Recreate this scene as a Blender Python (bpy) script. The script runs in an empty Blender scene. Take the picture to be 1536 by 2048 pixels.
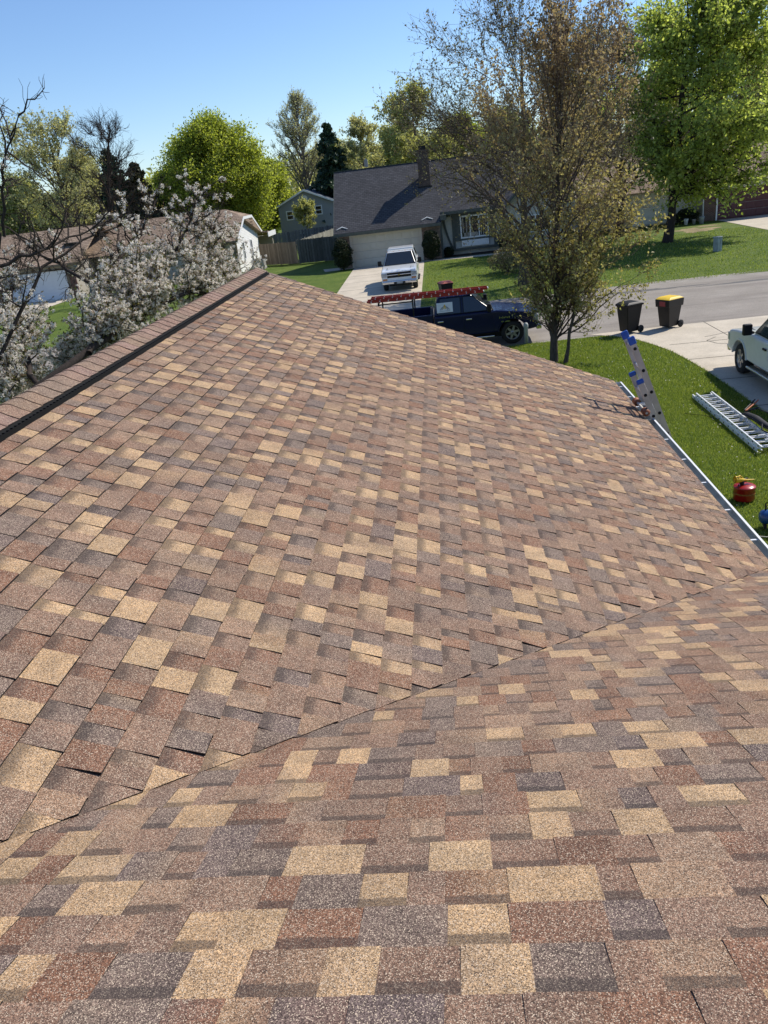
import bpy, bmesh, math, random
import numpy as np
from mathutils import Vector, Matrix

S = bpy.context.scene
COL = S.collection
random.seed(7)

# ------------------------------------------------------------------ camera, sky, sun, exposure
CAM = np.array([0.0, 0.0, 5.9])
FPX = 1540.0                                   # focal length for a 1536 px wide picture
_roll, _pitch, _yaw = math.radians(7.05), math.radians(23.3), math.radians(6.2)
_f = np.array([-math.sin(_yaw) * math.cos(_pitch), math.cos(_yaw) * math.cos(_pitch), -math.sin(_pitch)])
_r = np.array([math.cos(_yaw), math.sin(_yaw), 0.0])
_u = np.cross(_r, _f)
CR = _r * math.cos(_roll) - _u * math.sin(_roll)
CU = _u * math.cos(_roll) + _r * math.sin(_roll)
CF = _f
cd = bpy.data.cameras.new("camera")
cd.sensor_fit = 'VERTICAL'; cd.sensor_height = 36.0; cd.lens = FPX / 2048 * 36.0
cd.clip_start = 0.05; cd.clip_end = 6000
cam = bpy.data.objects.new("camera", cd); COL.objects.link(cam)
cam.matrix_world = Matrix(((CR[0], CU[0], -CF[0], CAM[0]), (CR[1], CU[1], -CF[1], CAM[1]),
                           (CR[2], CU[2], -CF[2], CAM[2]), (0, 0, 0, 1)))
S.camera = cam

SUN = np.array([0.80, 0.55, 1.0]); SUN = SUN / np.linalg.norm(SUN)
w = bpy.data.worlds.new("World"); S.world = w; w.use_nodes = True
nt = w.node_tree; nt.nodes.clear()
sky = nt.nodes.new("ShaderNodeTexSky"); sky.sky_type = 'NISHITA'; sky.sun_disc = False
sky.sun_elevation = math.asin(SUN[2]); sky.sun_rotation = math.atan2(SUN[0], SUN[1])
sky.altitude = 200; sky.air_density = 1.0; sky.dust_density = 0.0; sky.ozone_density = 2.6
bg = nt.nodes.new("ShaderNodeBackground"); bg.inputs[1].default_value = 0.118
wo = nt.nodes.new("ShaderNodeOutputWorld")
mxs = nt.nodes.new("ShaderNodeMix"); mxs.data_type = 'RGBA'; mxs.blend_type = 'MULTIPLY'; mxs.inputs[0].default_value = 1.0
mxs.inputs[7].default_value = (0.86, 0.97, 1.15, 1)
nt.links.new(sky.outputs[0], mxs.inputs[6]); nt.links.new(mxs.outputs[2], bg.inputs[0]); nt.links.new(bg.outputs[0], wo.inputs[0])
sl = bpy.data.lights.new("sun", 'SUN'); sl.energy = 4.8; sl.angle = math.radians(0.53); sl.color = (1, 0.94, 0.84)
so = bpy.data.objects.new("sun", sl); COL.objects.link(so)
so.rotation_euler = Vector(SUN).to_track_quat('Z', 'Y').to_euler(); so.location = (20, 20, 40)
S.view_settings.view_transform = 'Standard'; S.view_settings.look = 'None'
S.view_settings.exposure = 0.17; S.view_settings.gamma = 1.0; S.view_settings.use_curve_mapping = False

# ------------------------------------------------------------------ materials
def srgb(r, g, b):
    return tuple(((c / 255) / 12.92 if c / 255 <= 0.04045 else ((c / 255 + 0.055) / 1.055) ** 2.4) for c in (r, g, b))
MATS = {}
def _new(name):
    m = bpy.data.materials.new(name); m.use_nodes = True; nt = m.node_tree; nt.nodes.clear()
    out = nt.nodes.new("ShaderNodeOutputMaterial"); MATS[name] = m
    return m, nt, out
def N(nt, t, **kw):
    n = nt.nodes.new(t)
    for k, v in kw.items():
        if k.startswith('i_'): n.inputs[int(k[2:])].default_value = v
        else: setattr(n, k, v)
    return n
def L(nt, a, b): nt.links.new(a, b)
def mix(nt, fac, a, b, mode='MIX'):
    n = nt.nodes.new("ShaderNodeMix"); n.data_type = 'RGBA'; n.blend_type = mode
    for sock, v in ((n.inputs[0], fac), (n.inputs[6], a), (n.inputs[7], b)):
        if hasattr(v, 'links'): nt.links.new(v, sock)
        else: sock.default_value = v if isinstance(v, (int, float)) else (tuple(v) + (1,))[:4]
    return n.outputs[2]
def ramp(nt, src, p0, p1, c0=(0, 0, 0), c1=(1, 1, 1)):
    n = nt.nodes.new("ShaderNodeValToRGB"); e = n.color_ramp.elements
    e[0].position = p0; e[1].position = p1; e[0].color = tuple(c0) + (1,); e[1].color = tuple(c1) + (1,)
    nt.links.new(src, n.inputs[0]); return n.outputs[0]
def noise(nt, scale, detail=4, vec=None, rough=0.55):
    n = N(nt, "ShaderNodeTexNoise"); n.inputs['Scale'].default_value = scale; n.inputs['Detail'].default_value = detail
    n.inputs['Roughness'].default_value = rough
    if vec is not None: nt.links.new(vec, n.inputs['Vector'])
    return n.outputs[0]
def wpos(nt): return N(nt, "ShaderNodeNewGeometry").outputs['Position']
def princ(nt, out, col, rough=0.7, metal=0.0, spec=0.5, coat=0.0, bump=None, bstr=0.3, bdist=0.01):
    p = N(nt, "ShaderNodeBsdfPrincipled")
    if hasattr(col, 'links'): nt.links.new(col, p.inputs['Base Color'])
    else: p.inputs['Base Color'].default_value = tuple(col) + (1,)
    p.inputs['Roughness'].default_value = rough; p.inputs['Metallic'].default_value = metal
    p.inputs['Specular IOR Level'].default_value = spec; p.inputs['Coat Weight'].default_value = coat
    p.inputs['Coat Roughness'].default_value = 0.06
    if bump is not None:
        b = N(nt, "ShaderNodeBump"); b.inputs['Strength'].default_value = bstr; b.inputs['Distance'].default_value = bdist
        nt.links.new(bump, b.inputs['Height']); nt.links.new(b.outputs[0], p.inputs['Normal'])
    nt.links.new(p.outputs[0], out.inputs[0]); return p
def plain(name, col, rough=0.6, metal=0.0, var=0.25, scale=6.0, coat=0.0, spec=0.5, fine=60.0, bstr=0.15):
    m, nt, out = _new(name)
    pos = wpos(nt)
    a = ramp(nt, noise(nt, scale, 5, pos), 0.3, 0.7, (1 - var,) * 3, (1 + var * .4,) * 3)
    c = mix(nt, 1.0, tuple(col), a, 'MULTIPLY')
    princ(nt, out, c, rough, metal, spec, coat, noise(nt, fine, 3, pos), bstr, 0.004)
    return m

def leaf_mat(name, cols, trans=0.35, zmix=None, rough=0.55, tt=(1.5, 1.5, 0.8)):
    """foliage: each leaf (mesh island) takes its own tone between the given colours"""
    m, nt, out = _new(name)
    g = N(nt, "ShaderNodeNewGeometry")
    cr = N(nt, "ShaderNodeValToRGB"); e = cr.color_ramp.elements
    while len(e) < len(cols): e.new(0.5)
    for i, c in enumerate(cols): e[i].position = i / (len(cols) - 1); e[i].color = tuple(c) + (1,)
    L(nt, g.outputs['Random Per Island'], cr.inputs[0])
    c = cr.outputs[0]
    if zmix:                                     # young upper leaves are redder on this kind of tree
        c2 = N(nt, "ShaderNodeValToRGB"); e = c2.color_ramp.elements
        e[0].color = tuple(zmix[2]) + (1,); e[1].color = tuple(zmix[3]) + (1,)
        L(nt, g.outputs['Random Per Island'], c2.inputs[0])
        sx = N(nt, "ShaderNodeSeparateXYZ"); L(nt, g.outputs['Position'], sx.inputs[0])
        mr = N(nt, "ShaderNodeMapRange"); mr.inputs[1].default_value = zmix[0]; mr.inputs[2].default_value = zmix[1]
        nz = noise(nt, 0.8, 2, g.outputs['Position'])
        ad = N(nt, "ShaderNodeMath", operation='MULTIPLY_ADD'); L(nt, nz, ad.inputs[0]); ad.inputs[1].default_value = 4.0; L(nt, sx.outputs[2], ad.inputs[2])
        L(nt, ad.outputs[0], mr.inputs[0])
        c = mix(nt, mr.outputs[0], c, c2.outputs[0])
    d = N(nt, "ShaderNodeBsdfPrincipled"); L(nt, c, d.inputs['Base Color']); d.inputs['Roughness'].default_value = rough
    d.inputs['Specular IOR Level'].default_value = 0.35
    t = N(nt, "ShaderNodeBsdfTranslucent")
    tc = mix(nt, 1.0, c, tt, 'MULTIPLY'); L(nt, tc, t.inputs[0])
    ms = N(nt, "ShaderNodeMixShader"); ms.inputs[0].default_value = trans
    L(nt, d.outputs[0], ms.inputs[1]); L(nt, t.outputs[0], ms.inputs[2]); L(nt, ms.outputs[0], out.inputs[0])
    return m

def shingle_mat():
    m, nt, out = _new("granule_shingle")
    pos = wpos(nt)
    at = N(nt, "ShaderNodeAttribute"); at.attribute_name = "tint"
    ce = N(nt, "ShaderNodeAttribute"); ce.attribute_name = "cell"
    sp = N(nt, "ShaderNodeSeparateColor"); L(nt, ce.outputs['Color'], sp.inputs[0])
    v = N(nt, "ShaderNodeTexVoronoi"); v.inputs['Scale'].default_value = 520.0; L(nt, pos, v.inputs['Vector'])
    vs = N(nt, "ShaderNodeSeparateColor"); L(nt, v.outputs['Color'], vs.inputs[0])
    v2 = N(nt, "ShaderNodeTexVoronoi"); v2.inputs['Scale'].default_value = 260.0; L(nt, pos, v2.inputs['Vector'])
    vs2 = N(nt, "ShaderNodeSeparateColor"); L(nt, v2.outputs['Color'], vs2.inputs[0])
    g1 = ramp(nt, vs.outputs[0], 0.0, 1.0, (0.48,) * 3, (1.54,) * 3)
    g2 = ramp(nt, vs2.outputs[1], 0.0, 1.0, (0.68, 0.66, 0.66), (1.34, 1.33, 1.30))
    c = mix(nt, 1.0, at.outputs['Color'], g1, 'MULTIPLY')
    c = mix(nt, 1.0, c, g2, 'MULTIPLY')
    # pale and near black stray granules
    # granule blend drifts within a tab; scuffs and dust from the crew's boots
    dr = ramp(nt, noise(nt, 9, 4, pos, 0.65), 0.35, 0.68, (0.80, 0.80, 0.81), (1.16, 1.13, 1.09)); c = mix(nt, 1.0, c, dr, 'MULTIPLY')
    mpn = N(nt, "ShaderNodeMapping"); mpn.inputs['Scale'].default_value = (38, 9, 20); mpn.inputs['Rotation'].default_value = (0, 0, .5); L(nt, pos, mpn.inputs[0])
    sc1 = ramp(nt, noise(nt, 1.0, 5, mpn.outputs[0], 0.7), 0.66, 0.74); sc2 = ramp(nt, noise(nt, 1.3, 2, pos), 0.5, 0.62)
    scm = mix(nt, 1.0, sc1, sc2, 'MULTIPLY'); scf = mix(nt, 1.0, scm, (0.45, 0.45, 0.45), 'MULTIPLY'); c = mix(nt, scf, c, (0.36, 0.30, 0.25))
    hi = ramp(nt, vs.outputs[1], 0.86, 0.90); c = mix(nt, hi, c, (0.58, 0.46, 0.34))
    lo = ramp(nt, vs.outputs[2], 0.88, 0.92); c = mix(nt, lo, c, (0.06, 0.045, 0.04))
    # the darker granule band printed along the head of each recessed tab, with a ragged edge
    ad = N(nt, "ShaderNodeMath", operation='MULTIPLY_ADD'); L(nt, noise(nt, 45, 3, pos), ad.inputs[0]); ad.inputs[1].default_value = 0.14
    L(nt, sp.outputs[0], ad.inputs[2])
    hard = ramp(nt, ad.outputs[0], 0.34, 0.375, (1, 1, 1), (0, 0, 0)); softb = ramp(nt, ad.outputs[0], 0.26, 0.50, (1, 1, 1), (0, 0, 0))
    bdm = mix(nt, sp.outputs[2], hard, softb); bd = bdm
    mu = N(nt, "ShaderNodeMath", operation='MULTIPLY'); L(nt, bd, mu.inputs[0]); L(nt, sp.outputs[1], mu.inputs[1])
    dk = mix(nt, 0.58, c, (0.052, 0.042, 0.039)); c = mix(nt, mu.outputs[0], c, dk)
    big = ramp(nt, noise(nt, 2.3, 4, pos), 0.3, 0.7, (0.9,) * 3, (1.07,) * 3); c = mix(nt, 1.0, c, big, 'MULTIPLY')
    h = mix(nt, 0.5, v.outputs['Distance'], v2.outputs['Distance'])
    b = princ(nt, out, c, 0.9, 0, 0.15, 0, h, 0.7, 0.003)
    return m
M_SH = shingle_mat()
M_ASPH = plain("asphalt_cut_edge", (0.012, 0.011, 0.011), 0.9)
M_BLACK = plain("black_plastic", (0.007, 0.007, 0.008), 0.5, bstr=0.05, spec=0.3)
M_VENT = plain("matt_black_vent", (0.008, 0.008, 0.008), 0.8, spec=0.15)
M_BLACKR = plain("black_rubber", (0.014, 0.014, 0.014), 0.8)
M_WHITE = plain("white_paint", (0.80, 0.80, 0.79), 0.45, var=0.08, bstr=0.05)
M_GUT = plain("gutter_metal", (0.36, 0.385, 0.38), 0.6, 0.0, 0.3)
M_ALU = plain("worn_aluminium", (0.52, 0.52, 0.53), 0.42, 0.75, 0.2)
M_ALUB = plain("bright_aluminium", (0.86, 0.86, 0.85), 0.35, 0.2, 0.1)
M_BLUECAP = plain("blue_plastic", (0.015, 0.09, 0.42), 0.45)
M_CHROME = plain("chrome", (0.75, 0.75, 0.77), 0.14, 1.0, 0.05, bstr=0.0)
M_NAVY = plain("navy_paint", (0.004, 0.009, 0.045), 0.25, 0.0, 0.05, coat=0.3, spec=0.25, bstr=0.0)
M_PWHITE = plain("white_car_paint", (0.74, 0.76, 0.76), 0.3, 0.0, 0.05, coat=0.8, bstr=0.0)
M_GLASS = plain("dark_car_glass", (0.016, 0.02, 0.024), 0.05, 0.0, 0.05, coat=1.0, bstr=0.0)
M_GLASSG = plain("greenish_car_glass", (0.05, 0.075, 0.07), 0.05, 0.0, 0.1, coat=1.0, bstr=0.0)
M_WGLASS = plain("window_glass", (0.02, 0.024, 0.03), 0.06, 0.0, 0.3, 1.5, coat=0.6, bstr=0.0)
M_LAMP = plain("headlight_glass", (0.45, 0.47, 0.5), 0.12, 0.3, 0.2, coat=1.0, bstr=0.0)
M_AMBER = plain("amber_lens", (0.6, 0.2, 0.03), 0.25)
M_TYRE = plain("tyre_rubber", (0.016, 0.016, 0.017), 0.85)
M_RIM = plain("alloy_rim", (0.36, 0.36, 0.37), 0.35, 0.6)
M_REDFG = plain("red_fibreglass", (0.42, 0.022, 0.014), 0.45, var=0.2)
M_REDCAN = plain("red_can_paint", (0.36, 0.012, 0.012), 0.3, var=0.15, coat=0.4, bstr=0.03)
M_YEL = plain("yellow_plastic", (0.80, 0.50, 0.02), 0.45, var=0.1)
M_BINYEL = plain("yellow_bin_lid", (0.78, 0.52, 0.03), 0.5, var=0.15)
M_BIN = plain("dark_bin_plastic", (0.016, 0.013, 0.012), 0.5, var=0.2)
M_BINRED = plain("faded_red_bin_lid", (0.62, 0.16, 0.11), 0.6, var=0.15)
M_STICK = plain("red_sticker", (0.35, 0.06, 0.06), 0.5)
M_COMP = plain("blue_compressor_paint", (0.012, 0.07, 0.26), 0.3, coat=0.6, bstr=0.0)
M_PAD = plain("orange_brown_rubber", (0.27, 0.09, 0.035), 0.6)
M_ORANGE = plain("orange_plastic", (0.5, 0.12, 0.03), 0.5)
M_CONC = None
def speckled(name, base, scale=90, amp=0.3, dirt=0.25, rough=0.9, stretch=None):
    m, nt, out = _new(name); pos = wpos(nt)
    f = ramp(nt, noise(nt, scale, 4, pos, 0.8), 0.3, 0.7, (1 - amp,) * 3, (1 + amp,) * 3)
    g = ramp(nt, noise(nt, 0.9, 6, pos, 0.6), 0.3, 0.72, (1 - dirt, 1 - dirt, 1 - dirt * 1.05), (1.06,) * 3)
    c = mix(nt, 1.0, mix(nt, 1.0, tuple(base), f, 'MULTIPLY'), g, 'MULTIPLY')
    if stretch:                                   # long faint tyre polish and tar streaks along the road
        mp = N(nt, "ShaderNodeMapping"); mp.inputs['Scale'].default_value = stretch; L(nt, pos, mp.inputs[0])
        s = ramp(nt, noise(nt, 1.0, 5, mp.outputs[0], 0.6), 0.42, 0.66, (1.05,) * 3, (0.72, 0.70, 0.70))
        c = mix(nt, 0.8, c, mix(nt, 1.0, c, s, 'MULTIPLY'))
    princ(nt, out, c, rough, 0, 0.3, 0, noise(nt, scale, 4, pos, 0.8), 0.4, 0.006)
    return m
M_CONC = speckled("driveway_concrete", (0.56, 0.49, 0.39), 22, 0.16, 0.2)
M_ROAD = speckled("road_asphalt", (0.275, 0.245, 0.212), 25, 0.22, 0.14, stretch=(0.05, 0.9, 1))
M_EDGE = speckled("road_edge_grit", (0.33, 0.30, 0.26), 20, 0.35, 0.4)
M_JOINT = plain("joint_dark", (0.07, 0.06, 0.05), 0.95)
M_STUCCO = plain("pale_stucco", (0.52, 0.51, 0.46), 0.9, var=0.15, fine=200)
M_TRIM = plain("grey_green_trim", (0.085, 0.095, 0.085), 0.7)
M_SIDE = plain("white_siding", (0.80, 0.80, 0.77), 0.55, var=0.07, scale=2)
M_SIDEG = plain("blue_grey_siding", (0.31, 0.32, 0.335), 0.7, var=0.08)
M_BEIGE = plain("beige_wall", (0.38, 0.34, 0.29), 0.8, var=0.1)
M_BROWNT = plain("brown_trim", (0.16, 0.125, 0.085), 0.75)
M_GDOOR = plain("cream_garage_door", (0.56, 0.52, 0.44), 0.6, var=0.06, scale=2, bstr=0.03)
M_GDOORW = plain("white_garage_door", (0.66, 0.68, 0.72), 0.6, var=0.05, scale=2)
M_GDOORR = plain("maroon_garage_door", (0.11, 0.035, 0.035), 0.6, var=0.1, scale=2)
M_SIDEW = plain("fascia_grey", (0.30, 0.29, 0.27), 0.6)
def wood(name, a, b):
    m, nt, out = _new(name); pos = wpos(nt)
    mp = N(nt, "ShaderNodeMapping"); mp.inputs['Scale'].default_value = (9, 9, 0.8); L(nt, pos, mp.inputs[0])
    n = noise(nt, 2.5, 6, mp.outputs[0], 0.7)
    oi = N(nt, "ShaderNodeObjectInfo")
    c = mix(nt, ramp(nt, n, 0.3, 0.7), a, b)
    k = ramp(nt, oi.outputs['Random'], 0, 1, (0.7,) * 3, (1.25,) * 3); c = mix(nt, 1.0, c, k, 'MULTIPLY')
    princ(nt, out, c, 0.9, 0, 0.2, 0, n, 0.4, 0.01); return m
M_FGREY = wood("weathered_grey_boards", (0.10, 0.10, 0.095), (0.19, 0.185, 0.17))
M_FDARK = wood("dark_weathered_boards", (0.05, 0.055, 0.055), (0.12, 0.125, 0.12))
M_FBRN = wood("brown_weathered_boards", (0.16, 0.12, 0.085), (0.27, 0.215, 0.16))
M_FPALE = wood("pale_weathered_boards", (0.20, 0.19, 0.16), (0.34, 0.32, 0.27))
def brickm(name, c1, c2, mort, sc=1.0, axis='XZ', bw=0.21, bh=0.075, ms=0.012):
    m, nt, out = _new(name); pos = wpos(nt)
    s = N(nt, "ShaderNodeSeparateXYZ"); L(nt, pos, s.inputs[0])
    cb = N(nt, "ShaderNodeCombineXYZ"); ad = N(nt, "ShaderNodeMath", operation='ADD')
    L(nt, s.outputs[0], ad.inputs[0]); L(nt, s.outputs[1], ad.inputs[1])
    L(nt, ad.outputs[0], cb.inputs[0]); L(nt, s.outputs[2], cb.inputs[1])
    b = N(nt, "ShaderNodeTexBrick"); L(nt, cb.outputs[0], b.inputs['Vector'])
    b.inputs['Scale'].default_value = 1.0; b.inputs['Brick Width'].default_value = bw; b.inputs['Row Height'].default_value = bh
    b.inputs['Mortar Size'].default_value = ms; b.inputs['Color1'].default_value = tuple(c1) + (1,)
    b.inputs['Color2'].default_value = tuple(c2) + (1,); b.inputs['Mortar'].default_value = tuple(mort) + (1,)
    v = ramp(nt, noise(nt, 3.5, 4, pos), 0.3, 0.7, (0.75,) * 3, (1.2,) * 3)
    c = mix(nt, 1.0, b.outputs[0], v, 'MULTIPLY')
    princ(nt, out, c, 0.9, 0, 0.2, 0, b.outputs['Fac'], -0.5, 0.01); return m
M_BRICK = brickm("mottled_brown_brick", (0.16, 0.085, 0.06), (0.30, 0.20, 0.15), (0.22, 0.20, 0.17))
M_BRICKD = brickm("dark_red_brick", (0.10, 0.035, 0.03), (0.17, 0.06, 0.05), (0.17, 0.15, 0.13))
M_BRICKC = brickm("dark_chimney_brick", (0.06, 0.036, 0.032), (0.12, 0.075, 0.062), (0.12, 0.11, 0.1))
def roofm(name, cols, bw=0.3, row=0.115):
    """asphalt shingles too far off to build one by one: courses by height, tabs along the eave"""
    m, nt, out = _new(name); pos = wpos(nt)
    s = N(nt, "ShaderNodeSeparateXYZ"); L(nt, pos, s.inputs[0])
    cb = N(nt, "ShaderNodeCombineXYZ"); ad = N(nt, "ShaderNodeMath", operation='MULTIPLY_ADD')
    L(nt, s.outputs[1], ad.inputs[0]); ad.inputs[1].default_value = 0.02; L(nt, s.outputs[0], ad.inputs[2])
    L(nt, ad.outputs[0], cb.inputs[0]); L(nt, s.outputs[2], cb.inputs[1])
    b = N(nt, "ShaderNodeTexBrick"); L(nt, cb.outputs[0], b.inputs['Vector'])
    b.inputs['Scale'].default_value = 1.0; b.inputs['Brick Width'].default_value = bw; b.inputs['Row Height'].default_value = row
    b.inputs['Mortar Size'].default_value = 0.012; b.inputs['Color1'].default_value = tuple(cols[0]) + (1,)
    b.inputs['Color2'].default_value = tuple(cols[1]) + (1,); b.inputs['Mortar'].default_value = tuple(c * 0.45 for c in cols[0]) + (1,)
    v = ramp(nt, noise(nt, 0.7, 6, pos, 0.6), 0.3, 0.7, (0.82,) * 3, (1.15,) * 3)
    f = ramp(nt, noise(nt, 14, 3, pos, 0.8), 0.3, 0.7, (0.8,) * 3, (1.2,) * 3)
    c = mix(nt, 1.0, mix(nt, 1.0, b.outputs[0], v, 'MULTIPLY'), f, 'MULTIPLY')
    princ(nt, out, c, 0.9, 0, 0.25, 0, b.outputs['Fac'], -0.6, 0.02); return m
M_RGREY = roofm("charcoal_roof_shingles", ((0.060, 0.060, 0.066), (0.088, 0.087, 0.094)))
M_RBROWN = roofm("brown_roof_shingles", ((0.27, 0.19, 0.135), (0.37, 0.275, 0.20)))
M_RBLUE = roofm("slate_blue_roof_shingles", ((0.10, 0.12, 0.15), (0.15, 0.17, 0.2)))

def grass_mat():
    m, nt, out = _new("lawn_grass"); pos = wpos(nt)
    a = noise(nt, 0.6, 6, pos, 0.65); b = noise(nt, 7, 5, pos, 0.75); c3 = noise(nt, 55, 3, pos, 0.8)
    c = mix(nt, ramp(nt, a, 0.3, 0.7), (0.070, 0.125, 0.012), (0.150, 0.195, 0.035))
    c = mix(nt, ramp(nt, b, 0.35, 0.75), mix(nt, 1.0, c, (0.62, 0.68, 0.6), 'MULTIPLY'), mix(nt, 1.0, c, (1.22, 1.15, 1.1), 'MULTIPLY'))
    c = mix(nt, 1.0, c, ramp(nt, c3, 0.3, 0.75, (0.55,) * 3, (1.5,) * 3), 'MULTIPLY')
    hh = mix(nt, 0.5, b, c3)
    princ(nt, out, c, 0.85, 0, 0.2, 0, hh, 0.8, 0.05); return m
M_GRASS = grass_mat()
M_BLADE = leaf_mat("grass_blades", [(0.10, 0.15, 0.018), (0.18, 0.245, 0.035), (0.36, 0.39, 0.12)], 0.4)
M_DRY = speckled("dry_grass_patch", (0.32, 0.25, 0.13), 12, 0.5, 0.5)
M_SOIL = speckled("dark_mulch", (0.05, 0.035, 0.025), 12, 0.5, 0.5)
def barkm(name, a, b):
    m, nt, out = _new(name); pos = wpos(nt)
    mp = N(nt, "ShaderNodeMapping"); mp.inputs['Scale'].default_value = (14, 14, 3); L(nt, pos, mp.inputs[0])
    n = noise(nt, 2, 6, mp.outputs[0], 0.7)
    princ(nt, out, mix(nt, ramp(nt, n, 0.3, 0.7), a, b), 0.9, 0, 0.2, 0, n, 0.7, 0.02); return m
M_BARK = barkm("grey_brown_bark", (0.045, 0.035, 0.028), (0.13, 0.105, 0.085))
M_BARKD = barkm("dark_bark", (0.020, 0.016, 0.014), (0.065, 0.05, 0.042))
M_BARKL = barkm("pale_grey_bark", (0.13, 0.11, 0.095), (0.26, 0.225, 0.20))
M_TWIG = plain("reddish_twigs", (0.15, 0.09, 0.068), 0.8)
LF_MAPLE = leaf_mat("young_maple_leaves", [(0.16, 0.14, 0.05), (0.30, 0.265, 0.105), (0.50, 0.46, 0.24)], 0.45,
                    (5.0, 10.0, (0.20, 0.135, 0.10), (0.38, 0.30, 0.215)))
LF_GREEN = leaf_mat("fresh_green_leaves", [(0.19, 0.235, 0.055), (0.33, 0.39, 0.11), (0.48, 0.54, 0.21)], 0.62)
LF_LIME = leaf_mat("yellow_green_leaves", [(0.18, 0.215, 0.035), (0.30, 0.345, 0.06), (0.43, 0.47, 0.11)], 0.6)
LF_OLIVE = leaf_mat("olive_spring_leaves", [(0.24, 0.245, 0.11), (0.37, 0.375, 0.18), (0.50, 0.50, 0.27)], 0.6)
LF_PALE = leaf_mat("pale_spring_buds", [(0.32, 0.31, 0.18), (0.45, 0.44, 0.26), (0.56, 0.55, 0.36)], 0.5)
LF_BUD = leaf_mat("brown_buds", [(0.12, 0.09, 0.06), (0.21, 0.17, 0.09), (0.27, 0.26, 0.12)], 0.2)
LF_DARK = leaf_mat("dark_needles", [(0.018, 0.038, 0.022), (0.038, 0.072, 0.042), (0.06, 0.10, 0.058)], 0.1)
LF_OLDCON = leaf_mat("brownish_needles", [(0.04, 0.045, 0.028), (0.08, 0.08, 0.05), (0.12, 0.105, 0.065)], 0.1)
LF_YEW = leaf_mat("yew_needles", [(0.008, 0.014, 0.006), (0.018, 0.030, 0.010), (0.045, 0.06, 0.018)], 0.1)
LF_PETAL = leaf_mat("white_blossom", [(0.80, 0.68, 0.62), (0.88, 0.84, 0.75), (0.94, 0.92, 0.84)], 0.55, tt=(1.0, 1.0, 1.0))
LF_CRAB = leaf_mat("small_crabapple_leaves", [(0.08, 0.085, 0.025), (0.15, 0.15, 0.045), (0.22, 0.13, 0.09)], 0.3)

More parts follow.
